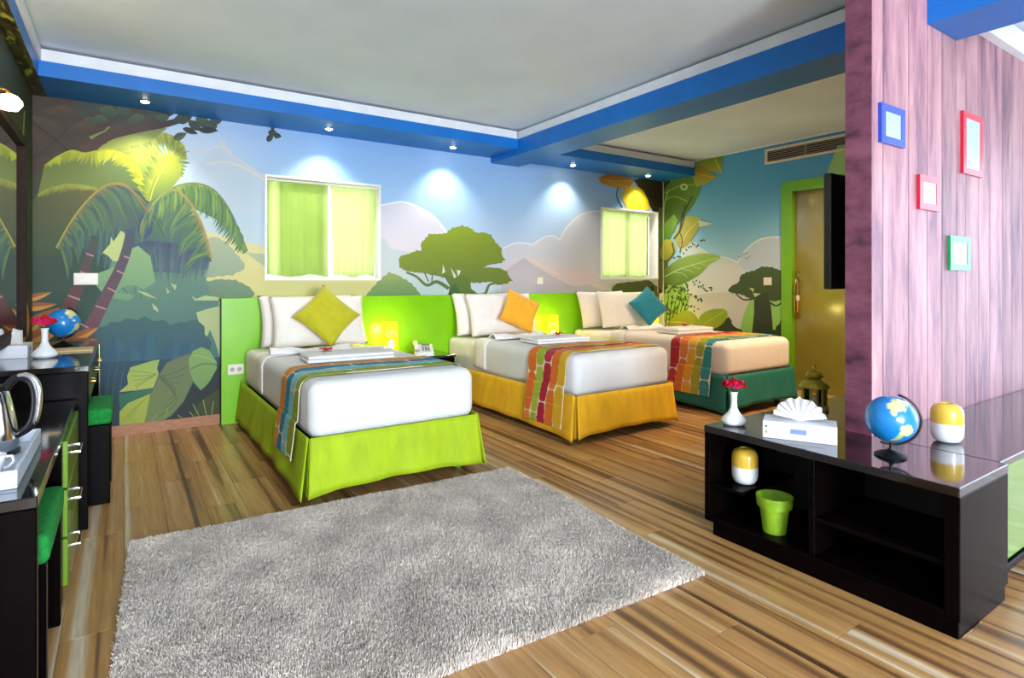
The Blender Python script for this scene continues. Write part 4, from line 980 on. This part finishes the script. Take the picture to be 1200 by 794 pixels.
wbox(cc_, 'top', M_gloss, WX+.002, 4.7, WY+WT+.003, AY1, AZ-.035, AZ); wbox(cc_, 'body', M_black, WX+.006, 4.69, WY+WT+.006, AY1-.01, .06, AZ-.035); wbox(cc_, 'plinth', M_black, WX+.02, 4.66, WY+WT+.01, AY1-.05, 0, .06)
for k in range(3): wbox(cc_, 'door', M_limedoor, WX+.03+k*.6, WX+.62+k*.6, AY1-.0095, AY1+.006, .075, AZ-.045)
cb_ = thing('sideboard', 'long low dark sideboard with green doors along the wood wall', 'sideboard', ((BX_0+BX_1)/2, 1.06, 0))
wbox(cb_, 'top', M_gloss, BX_0, BX_1, BY0, BY1, AZ-.03, AZ)
wbox(cb_, 'body', M_black, BX_0+.036, BX_1-.03, BY0+.04, BY1, .075, AZ-.03)
wbox(cb_, 'side_panel', M_black, BX_0, BX_0+.036, BY0, BY1, .075, AZ-.03); wbox(cb_, 'side_panel', M_black, BX_1-.03, BX_1, BY0, BY1, .075, AZ-.03)
wbox(cb_, 'bottom_board', M_black, BX_0+.036, BX_1-.03, BY0, BY0+.04, .075, .10)
wbox(cb_, 'plinth', M_black, BX_0+.01, BX_1-.05, BY0+.05, BY1-.02, 0, .075)
for k in range(3):
    d0 = BX_0+.040+k*.745; wbox(cb_, 'door', M_limedoor, d0, d0+.735, BY0+.012, BY0+.038, .106, AZ-.036, .003)

# things on the consoles
def globe(loc, R, label, rz, lean=.35):
    t = thing('globe', label, 'globe', loc, rz, 'desk globes')
    b = MB().lathe([(.62*R,0),(.64*R,.06*R),(.5*R,.16*R),(.12*R,.30*R),(.10*R,.36*R)], 28); b.tube([(0,0,.3*R), (0,0,.62*R)], .07*R, 10)
    b.build('stand', M_blackpl, t, auto=True)
    cz = 1.62*R
    arc = [(1.10*R*math.cos(a), 0, cz+1.10*R*math.sin(a)) for a in [PI*(-.62+1.04*k/24)+0 for k in range(25)]]
    MB().tube(arc, .055*R, 6).build('meridian_arc', M_blackpl, t, True)
    me = globe_mesh(R); o = bpy.data.objects.new('ball', me); C.objects.link(o); o.parent = t; o.location = (0, 0, cz); o.rotation_euler = (0, lean, 0)
    return t
def globe_mat():
    m = bpy.data.materials.new('globe_map'); m.use_nodes = True; nt = m.node_tree; L = nt.links.new; b = nt.nodes['Principled BSDF']; b.inputs['Roughness'].default_value = .22; b.inputs['Coat Weight'].default_value = .4
    a = nt.nodes.new('ShaderNodeVertexColor'); a.layer_name = 'Col'; L(a.outputs[0], b.inputs['Base Color']); return m
M_globe = globe_mat()
# rough continents as (lon, lat, radius lon, radius lat) blobs
LAND = [(-100,48,28,16),(-95,62,38,12),(-110,38,16,10),(-102,24,8,9),(-86,14,6,4),(-60,-8,17,15),(-66,-30,8,18),(-72,-48,4,7),(-42,72,16,10),(15,50,20,10),(25,62,18,9),(-4,40,6,4),(12,8,26,10),(22,-15,13,20),(5,22,20,13),(45,25,12,10),(75,58,45,15),(105,40,30,16),(130,62,40,10),(78,20,8,12),(103,15,8,10),(134,-25,18,11),(115,0,6,6),(140,-5,9,4),(47,-19,3,7),(172,-42,4,6),(138,37,3,6),(0,-84,180,9)]
def globe_mesh(R):
    me = bpy.data.meshes.get('ball_%d' % int(R*1000))
    if me: return me
    NU, NV = 96, 48; vs, fs, cs = [], [], []; rnd = random.Random(1)
    for j in range(NV+1):
        la = -90+180*j/NV
        for i in range(NU):
            lo = -180+360*i/NU
            vs.append((R*math.cos(math.radians(la))*math.cos(math.radians(lo)), R*math.cos(math.radians(la))*math.sin(math.radians(lo)), R*math.sin(math.radians(la))))
            wob_ = .22*math.sin(lo*.23+la*.31)+.16*math.sin(lo*.51-la*.4); land = None
            for k, q in enumerate(LAND):
                dx = (lo-q[0]+180) % 360-180
                if (dx/q[2])**2+((la-q[1])/q[3])**2 < 1+wob_: land = k; break
            c = (22,128,206) if la > -55 else (40,140,210)
            if land is not None: c = ((214,206,150),(170,190,110),(224,196,120),(196,206,140),(232,226,206))[land % 5] if abs(la) < 66 else (236,236,236)
            cs.append(lin(c))
    for j in range(NV):
        for i in range(NU): fs.append((j*NU+i, j*NU+(i+1) % NU, (j+1)*NU+(i+1) % NU, (j+1)*NU+i))
    me = bpy.data.meshes.new('ball_%d' % int(R*1000)); me.from_pydata(vs, [], fs); me.materials.append(M_globe)
    ca = me.color_attributes.new('Col', 'FLOAT_COLOR', 'POINT'); ca.data.foreach_set('color', [x for c in cs for x in c]); me.polygons.foreach_set('use_smooth', [True]*len(me.polygons)); return me
globe((2.615, 1.105, AZ), .094, 'blue desk globe standing on the dark shelf console', -1.0)
def capsule(loc, label, s=1.0):
    t = thing('capsule_vase', label, 'vase', loc, .3, 'two tone capsule vases')
    r, h = .062*s, .172*s
    lo = [(0,.0),(.55*r,.001),(.80*r,.008*s),(.95*r,.026*s),(r,.05*s),(r,.086*s)]
    hi = [(r,.0862*s),(r,.125*s),(.95*r,.146*s),(.80*r,.162*s),(.50*r,h),(.36*r,h),(.34*r,h-.012*s),(.1*r,h-.014*s)]
    MB().lathe(lo, 32).build('white_base', M_ceramic, t, auto=True); MB().lathe(hi, 32).build('yellow_top', mat('yellow_ceramic', (222,182,62), .2, coat=.4, var=.03), t, auto=True)
    return t
capsule((3.06, 1.065, AZ), 'yellow and white capsule vase on the sideboard top')
capsule((2.552, 1.735, .250), 'yellow and white capsule vase inside the shelf console')
pot = thing('flower_pot', 'empty lime green flower pot inside the shelf console', 'pot', (2.515, 1.555, .085))
M_pot = mat('lime_terracotta', (128,168,24), .6, var=.08, scale=30)
MB().lathe([(0,0),(.050,0),(.066,.125),(.060,.125),(.046,.012),(0,.012)], 32).build('pot_body', M_pot, pot, auto=True)
MB().lathe([(.067,.118),(.076,.118),(.080,.160),(.080,.166),(.070,.166),(.062,.122),(.067,.118)], 32, cap=False).build('pot_rim', M_pot, pot, auto=True)
def bud_vase(loc, label, pink, h=.165):
    t = thing('bud_vase', label, 'vase', loc, 0, 'white bud vases with flowers'); s = h/.165
    MB().lathe([(0,0),(.040*s,0),(.057*s,.010*s),(.060*s,.022*s),(.050*s,.040*s),(.028*s,.062*s),(.017*s,.085*s),(.014*s,.115*s),(.016*s,.150*s),(.019*s,.165*s),(.015*s,.165*s),(.012*s,.14*s),(0,.13*s)], 28).build('vase_body', M_ceramic, t, True)
    rnd = random.Random(len(label))
    st = mat('stem_green', (40,96,36), .6, var=.1)
    for k in range(7):
        a = 2*PI*k/7+.4; rr = (.040 if k else 0)*s; c = (rr*math.cos(a), rr*math.sin(a), (.190+.012*rnd.random()+(0.02 if k == 0 else 0))*s)
        MB().tube([(0,0,.13*s), (c[0]*.4, c[1]*.4, .165*s), c], .0018, 5).build('stem', st, t)
        m = (k % 3) if pink else (k % 3 == 1)
        pm_ = mat('petal_pink', (222,24,104), .6, var=.2, scale=90) if m else mat('petal_red', (186,14,34), .6, var=.2, scale=90)
        b = MB()
        for q in range(26):
            th_ = rnd.uniform(0, 2*PI); el = rnd.uniform(-.2, 1.5); R_ = .021*s*rnd.uniform(.75, 1.1); d = Vector((math.cos(th_)*math.cos(el), math.sin(th_)*math.cos(el), math.sin(el)))
            sd = d.cross(Vector((0, 0, 1))).normalized() if abs(d.z) < .95 else Vector((1, 0, 0)); up = sd.cross(d)
            p = Vector(c)+d*R_; w_ = .009*s
            b.add([p-d*.010*s, p+sd*w_, p+d*.004*s+up*w_, p-sd*w_, p-up*w_*.6], [(0,1,2),(0,2,3),(0,3,4),(0,4,1)])
        b.lathe([(0,-.012*s),(.014*s,-.004*s),(.016*s,.004*s),(.008*s,.014*s),(0,.016*s)], 10, c)
        b.build('blossom', pm_, t)
    for k in range(4):
        a = 2*PI*k/4+.9
        MB().add([(0,0,.16*s),(.02*s*math.cos(a+.4),.02*s*math.sin(a+.4),.172*s),(.055*s*math.cos(a),.055*s*math.sin(a),.168*s),(.02*s*math.cos(a-.4),.02*s*math.sin(a-.4),.172*s)], [(0,1,2,3)]).build('leaf', st, t, thick=.001)
    return t
bud_vase((2.535, 1.785, AZ), 'white bud vase with red and pink flowers on shelf console', 0)
M_tbox = mat('tissue_card', (226,228,236), .5, var=.01)
def tissue_box(loc, rz, label, fan=True, w_=.145, l_=.30, h_=.078):
    t = thing('tissue_box', label, 'tissue box', loc, rz, 'white tissue boxes')
    MB().rbox(-l_/2, l_/2, -w_/2, w_/2, 0, h_, .003).build('carton', M_tbox, t)
    MB().box(-.035, .03, -w_/2-.0006, -w_/2, .030, .052).build('print_panel', mat('print_blue', (120,140,196), .5, var=.25, scale=300), t)
    MB().box(-.06, .10, -w_/2-.0006, -w_/2, .016, .020).build('print_line', mat('print_grey', (190,188,192), .5, var=.2, scale=400, stretch=(6,1,1)), t)
    for k, c in enumerate(((60,120,60),(214,150,60))): MB().box(-l_/2+.010, -l_/2+.020, -w_/2-.0006, -w_/2, .048-k*.026, .058-k*.026).build('print_dot', mat('print_c%d' % k, c, .5, var=.05), t)
    for k, c in enumerate(((190,40,50),(40,60,150))): MB().box(l_/2, l_/2+.0006, -.02+.0*k, .0+.0*k, .050-k*.028, .062-k*.028).build('print_dot', mat('print_d%d' % k, c, .5, var=.05), t)
    n = 18
    if fan:
        def fn(u, v):
            a = PI*(.06+.88*u); r = .012+(.098+.006*math.sin(u*40))*v; z = (1 if (round(u*n) % 2) else -1)
            return (-r*math.cos(a), .014*z*v-.01*(1-v), h_+.0015+.92*r*math.sin(a)*(1 if v > 0 else .0))
        MB().grid(fn, n, 5).build('napkin_fan', M_towel, t, False, thick=.0015)
    else:
        for k in range(3):
            a = -.5+k*.35
            MB().add([(-.03+.025*k, -.03, h_), (.01+.025*k, .03, h_), (.035+.03*k+.05, .02, h_+.085-.01*k), (.03*k+.035, -.02, h_+.07)], [(0,1,2,3)]).build('napkin_tip', M_towel, t, thick=.003)
    return t
tissue_box((2.575, 1.47, AZ), math.atan2(-.26, .14), 'white tissue box with fanned napkin on the shelf console')
ln = thing('lantern', 'mustard metal lantern standing on the bench below the television', 'lantern', (3.19, 1.735, AZ), .2)
M_lan = mat('mustard_metal', (158,136,24), .35, metal=.3, var=.12, scale=40); s = .93
MB().lathe([(0,0),(.078*s,0),(.080*s,.006*s),(.078*s,.022*s),(.068*s,.034*s),(0,.034*s)], 6).build('base', M_lan, ln)
for k in range(6):
    a = 2*PI*k/6; MB().box(-.005, .005, -.006, .006, .030*s, .135*s).build('post', M_lan, ln, loc=(.064*s*math.cos(a), .064*s*math.sin(a), 0), rot=(0, 0, a))
    a += PI/6; q = .064*s*math.cos(PI/6); MB().box(-.0008, .0008, -.025*s, .025*s, .034*s, .134*s).build('pane', M_glass, ln, loc=(q*math.cos(a), q*math.sin(a), 0), rot=(0, 0, a))
MB().lathe([(.070*s,.134*s),(.084*s,.138*s),(.084*s,.146*s),(.066*s,.168*s),(.040*s,.185*s),(.030*s,.188*s)], 24).build('roof', M_lan, ln, auto=True)
MB().lathe([(.030*s,.188*s),(.046*s,.200*s),(.048*s,.212*s),(.036*s,.230*s),(.012*s,.238*s),(0,.238*s)], 20).build('vent_dome', M_lan, ln, auto=True)
MB().tube([(.022*math.cos(a), 0, .238*s+.028*math.sin(a)+.004) for a in [PI*k/12 for k in range(13)]], .0022, 6).build('ring_handle', M_brass, ln, True)
MB().lathe([(0,.034*s),(.020*s,.034*s),(.020*s,.085*s),(0,.087*s)], 16).build('candle', mat('candle_wax', (220,190,130), .6, var=.02), ln, auto=True)
# frames on the wood wall
def pframe(label, x0, x1, z0, z1, col, key):
    t = thing('picture_frame', label, 'picture frame', ((x0+x1)/2, WY-.0005, (z0+z1)/2)); w_, h_ = (x1-x0)/2, (z1-z0)/2
    m = mat('frame_'+key, col, .35, var=.05, scale=12, coat=.2)
    mb = MB(); f = .042; mb.box(-w_, w_, -.016, 0, -h_, -h_+f*.8).box(-w_, w_, -.016, 0, h_-f*.8, h_).box(-w_, -w_+f, -.016, 0, -h_+f*.8, h_-f*.8).box(w_-f, w_, -.016, 0, -h_+f*.8, h_-f*.8)
    mb.build('moulding', m, t)
    MB().box(-w_+f, w_-f, -.013, -.001, -h_+f*.8, h_-f*.8).build('white_insert', mat('frame_insert', (160,182,206), .3, var=.04, scale=6), t)
pframe('blue picture frame nearest the end of the wood wall', 2.945, 3.19, 1.90, 2.085, (30,70,190), 'blue')
pframe('tall red picture frame, highest on the wood wall', 3.915, 4.21, 1.855, 2.205, (206,20,48), 'red')
pframe('small red picture frame between blue and green frames', 3.355, 3.598, 1.615, 1.79, (206,20,48), 'red')
pframe('small green picture frame, lowest on the wood wall', 3.735, 4.015, 1.307, 1.495, (20,150,80), 'green')
tv = thing('television', 'black flat television mounted behind the end of wood wall', 'television', (3.52, WY+WT+.14, 1.50))
MB().rbox(-.53, .53, -.02, .02, -.295, .30, .006).build('casing', M_blackpl, tv); MB().box(-.515, .515, .0205, .022, -.28, .285).build('screen', mat('screen_black', (6,6,8), .08, coat=.5, var=.05), tv)
MB().box(-.12, .12, -.14, -.02, -.10, .10).build('wall_bracket', M_blackpl, tv)

# ------------------------------------------------------------------ left side: vanity, stools, console, mirror
VX = -.145
vn = thing('vanity_desk', 'tall dark vanity desk against the left wall below mirror', 'desk', ((XL+VX)/2, 4.38, 0))
DZT = .823
wbox(vn, 'top', M_gloss, XL+.02, VX, 3.60, 5.12, DZT-.03, DZT)
wbox(vn, 'end_panel', M_black, XL+.02, VX-.004, 3.602, 3.64, 0, DZT-.03); wbox(vn, 'end_panel', M_black, XL+.02, VX-.004, 5.08, 5.118, 0, DZT-.03)
wbox(vn, 'back_panel', M_lblack, XL+.02, XL+.029, 3.64, 5.08, .25, DZT-.03)
for k in range(3):
    y0 = 3.645+k*.479; dr = wbox(vn, 'drawer', M_black, XL+.03, VX-.002, y0, y0+.472, DZT-.20, DZT-.034)
    L_ = vn.location
    MB().tube([(VX-.002-L_[0], y0+.18-L_[1], .71), (VX+.016-L_[0], y0+.18-L_[1], .71), (VX+.016-L_[0], y0+.29-L_[1], .71), (VX-.002-L_[0], y0+.29-L_[1], .71)], .005, 6).build('handle', M_brass, dr)
MB().box(VX-.0005-vn.location[0], VX+.001-vn.location[0], 5.08-4.38, 5.118-4.38, .02, DZT-.03).build('edge_strip', M_brass, vn)
def stool(loc, label, sx=.44, sy=.48, top=.535):
    t = thing('stool', label, 'stool', loc, 0, 'green topped dark stools')
    MB().rbox(-sx/2, sx/2, -sy/2, sy/2, top-.09, top, .022, 4).build('seat_cushion', M_green_uph, t, True)
    for sg in (-1, 1): MB().rbox(-sx/2+.008, sx/2-.008, sg*(sy/2-.03)-.022, sg*(sy/2-.03)+.022, 0, top-.092, .004, 1).build('leg_panel', M_black, t)
    MB().box(-sx/2+.03, sx/2-.03, -sy/2+.05, sy/2-.05, top-.14, top-.092).build('apron', M_black, t)
    return t
stool((-.275, 4.19, 0), 'green cushioned dark stool tucked under the vanity desk')
KX = -.195; KZ = .662
kc = thing('minibar_console', 'near dark console with green drawers holding the kettle tray', 'console', ((XL+KX)/2, 2.76, 0))
wbox(kc, 'top', M_gloss, XL+.004, KX, 2.03, 3.56, KZ-.032, KZ)
wbox(kc, 'end_panel', M_black, XL+.004, KX-.002, 2.032, 2.072, 0, KZ-.032); wbox(kc, 'end_panel', M_black, XL+.004, KX-.02, 3.52, 3.558, 0, KZ-.032)
wbox(kc, 'divider', M_black, XL+.004, KX-.002, 2.80, 2.86, 0, KZ-.032); wbox(kc, 'back_panel', M_lblack, XL+.004, XL+.02, 2.072, 3.52, .05, KZ-.032)
M_gdoor = mat('minibar_green', (110,150,24), .25, var=.04, coat=.3)
for k in range(3):
    z0 = .05+k*.192; dr = wbox(kc, 'drawer', M_gdoor, XL+.03, KX+.012, 2.865, 3.512, z0, z0+.184); L_ = kc.location; hz = z0+.10
    MB().tube([(KX+.010-L_[0], 3.02-L_[1], hz), (KX+.040-L_[0], 3.02-L_[1], hz), (KX+.040-L_[0], 3.16-L_[1], hz), (KX+.010-L_[0], 3.16-L_[1], hz)], .006, 6).build('handle', M_chrome, dr)
stool((-.362, 2.44, 0), 'green cushioned dark stool tucked under the near console', .36, .52, .50)
# tray, kettle, cups
tr = thing('serving_tray', 'white raised edge tray on the near console', 'tray', (-.405, 2.44, KZ))
M_tray = mat('tray_white', (206,216,232), .35, var=.02)
MB().rbox(-.155, .155, -.30, .26, 0, .010, .003).build('tray_floor', M_tray, tr)
for q in ((-.155,.155,-.30,-.29),(-.155,.155,.25,.26),(-.155,-.145,-.29,.25),(.145,.155,-.29,.25)): MB().rbox(q[0], q[1], q[2], q[3], .010, .052, .003).build('tray_wall', M_tray, tr)
kt = thing('kettle', 'polished steel electric kettle with black handle on the tray', 'kettle', (-.372, 2.55, KZ+.0105))
MB().lathe([(0,0),(.082,0),(.084,.012),(.080,.016)], 32).build('power_base', M_blackpl, kt, auto=True)
MB().lathe([(.078,.017),(.080,.03),(.074,.10),(.062,.17),(.054,.205),(.050,.212)], 32).build('body', M_chrome, kt, auto=True)
MB().lathe([(.051,.212),(.046,.226),(.020,.236),(0,.238)], 28).build('lid', M_blackpl, kt, auto=True)
MB().lathe([(0,.236),(.010,.238),(.012,.250),(0,.255)], 14).build('lid_knob', M_blackpl, kt, True)
def smooth3(P_, k=5):
    a_ = spline([(p[0], p[1]) for p in P_], k); b_ = spline([(p[2], 0) for p in P_], k); return [(a[0], a[1], b[0]) for a, b in zip(a_, b_)]
HP = [(.040,0,.212),(.070,-.01,.248),(.100,-.02,.250),(.122,-.026,.220),(.126,-.026,.155),(.112,-.022,.090),(.074,-.01,.060)]
HP = smooth3(HP)
MB().tube(HP, .0135, 10).build('handle', M_blackpl, kt, True)
MB().tube([(p[0]+.008, p[1]-.006, p[2]+.006) for p in HP[4:-5]], .0095, 10).build('handle_trim', M_chrome, kt, True)
MB().tube([(-.055,0,.165),(-.085,0,.195),(-.10,0,.212)], [.02,.014,.009], 10).build('spout', M_chrome, kt, True)
def cup(loc, label):
    t = thing('cup', label, 'cup', loc, .5, 'white cups on the tray')
    MB().lathe([(0,0),(.024,0),(.028,.006),(.038,.05),(.041,.062),(.038,.062),(.034,.05),(.024,.010),(0,.009)], 24).build('cup_body', M_ceramic, t, True)
    MB().tube([(.036,0,.05),(.056,0,.048),(.060,0,.03),(.046,0,.016),(.031,0,.018)], .004, 8).build('cup_handle', M_ceramic, t, True)
cup((-.33, 2.27, KZ+.0105), 'white cup on the tray nearest its outer corner'); cup((-.43, 2.24, KZ+.0105), 'white cup on the tray nearest the wall')
# mirror and wall lamp
mr_ = thing('wall_mirror', 'large dark framed mirror on the left wall above the vanity', 'mirror', (XL+.019, 4.25, 1.53))
mm = MB(); hy_, hz_ = .66, .64; f = .055
mm.box(0, .035, -hy_, hy_, -hz_, -hz_+f).box(0, .035, -hy_, hy_, hz_-f, hz_).box(0, .035, -hy_, -hy_+f, -hz_+f, hz_-f).box(0, .035, hy_-f, hy_, -hz_+f, hz_-f)
mm.build('frame', mat('mirror_frame_wood', (40,20,16), .6, var=.2, spec=.15), mr_)
MB().box(.002, .012, -hy_+f, hy_-f, -hz_+f, hz_-f).build('mirror_glass', mat('mirror_silver', (225,228,228), .02, metal=1, var=.005), mr_)
wl = thing('wall_lamp', 'glowing round wall lamp above the mirror at left edge', 'lamp', (XL+.018, 3.86, 2.20))
MB().lathe([(0,0),(.04,0),(.045,.006),(.03,.016),(0,.018)], 20, axis=Matrix.Rotation(PI/2, 3, 'Y').to_quaternion()).build('wall_rose', M_brass, wl, True)
MB().tube([(.01,0,0),(.06,0,.02),(.08,0,.0),(.08,0,-.01)], .007, 8).build('arm', M_brass, wl, True)
MB().lathe([(0,-.085),(.035,-.078),(.052,-.05),(.052,-.035),(.035,-.010),(.014,0),(0,0)], 24, (.08,0,-.005)).build('glass_globe', mat('lamp_globe', (255,230,180), .4, emit=(255,214,140), es=22), wl, True)
l = bpy.data.lights.new('lamp', 'POINT'); l.energy = 5; l.color = (1, .72, .38); l.shadow_soft_size = .05; o = bpy.data.objects.new('lamp_light', l); C.objects.link(o); o.parent = wl; o.location = (.16, 0, -.05)
# things on the vanity
globe((-.33, 4.80, DZT), .092, 'blue desk globe on the vanity desk behind pink flowers', .6)
bud_vase((-.362, 4.09, DZT), 'white bud vase with pink flowers on the vanity desk', 1)
tissue_box((-.505, 4.25, DZT), PI/2, 'white tissue box with standing tissue on the vanity desk', False, .13, .22, .07)
fd = tag(MB().rbox(-.13, .13, -.10, .10, 0, .010, .003).build('desk_folder', mat('beige_leather', (206,178,120), .5, var=.04, scale=40), loc=(-.285, 4.43, DZT)), 'flat beige folder lying on the vanity desk', 'folder')
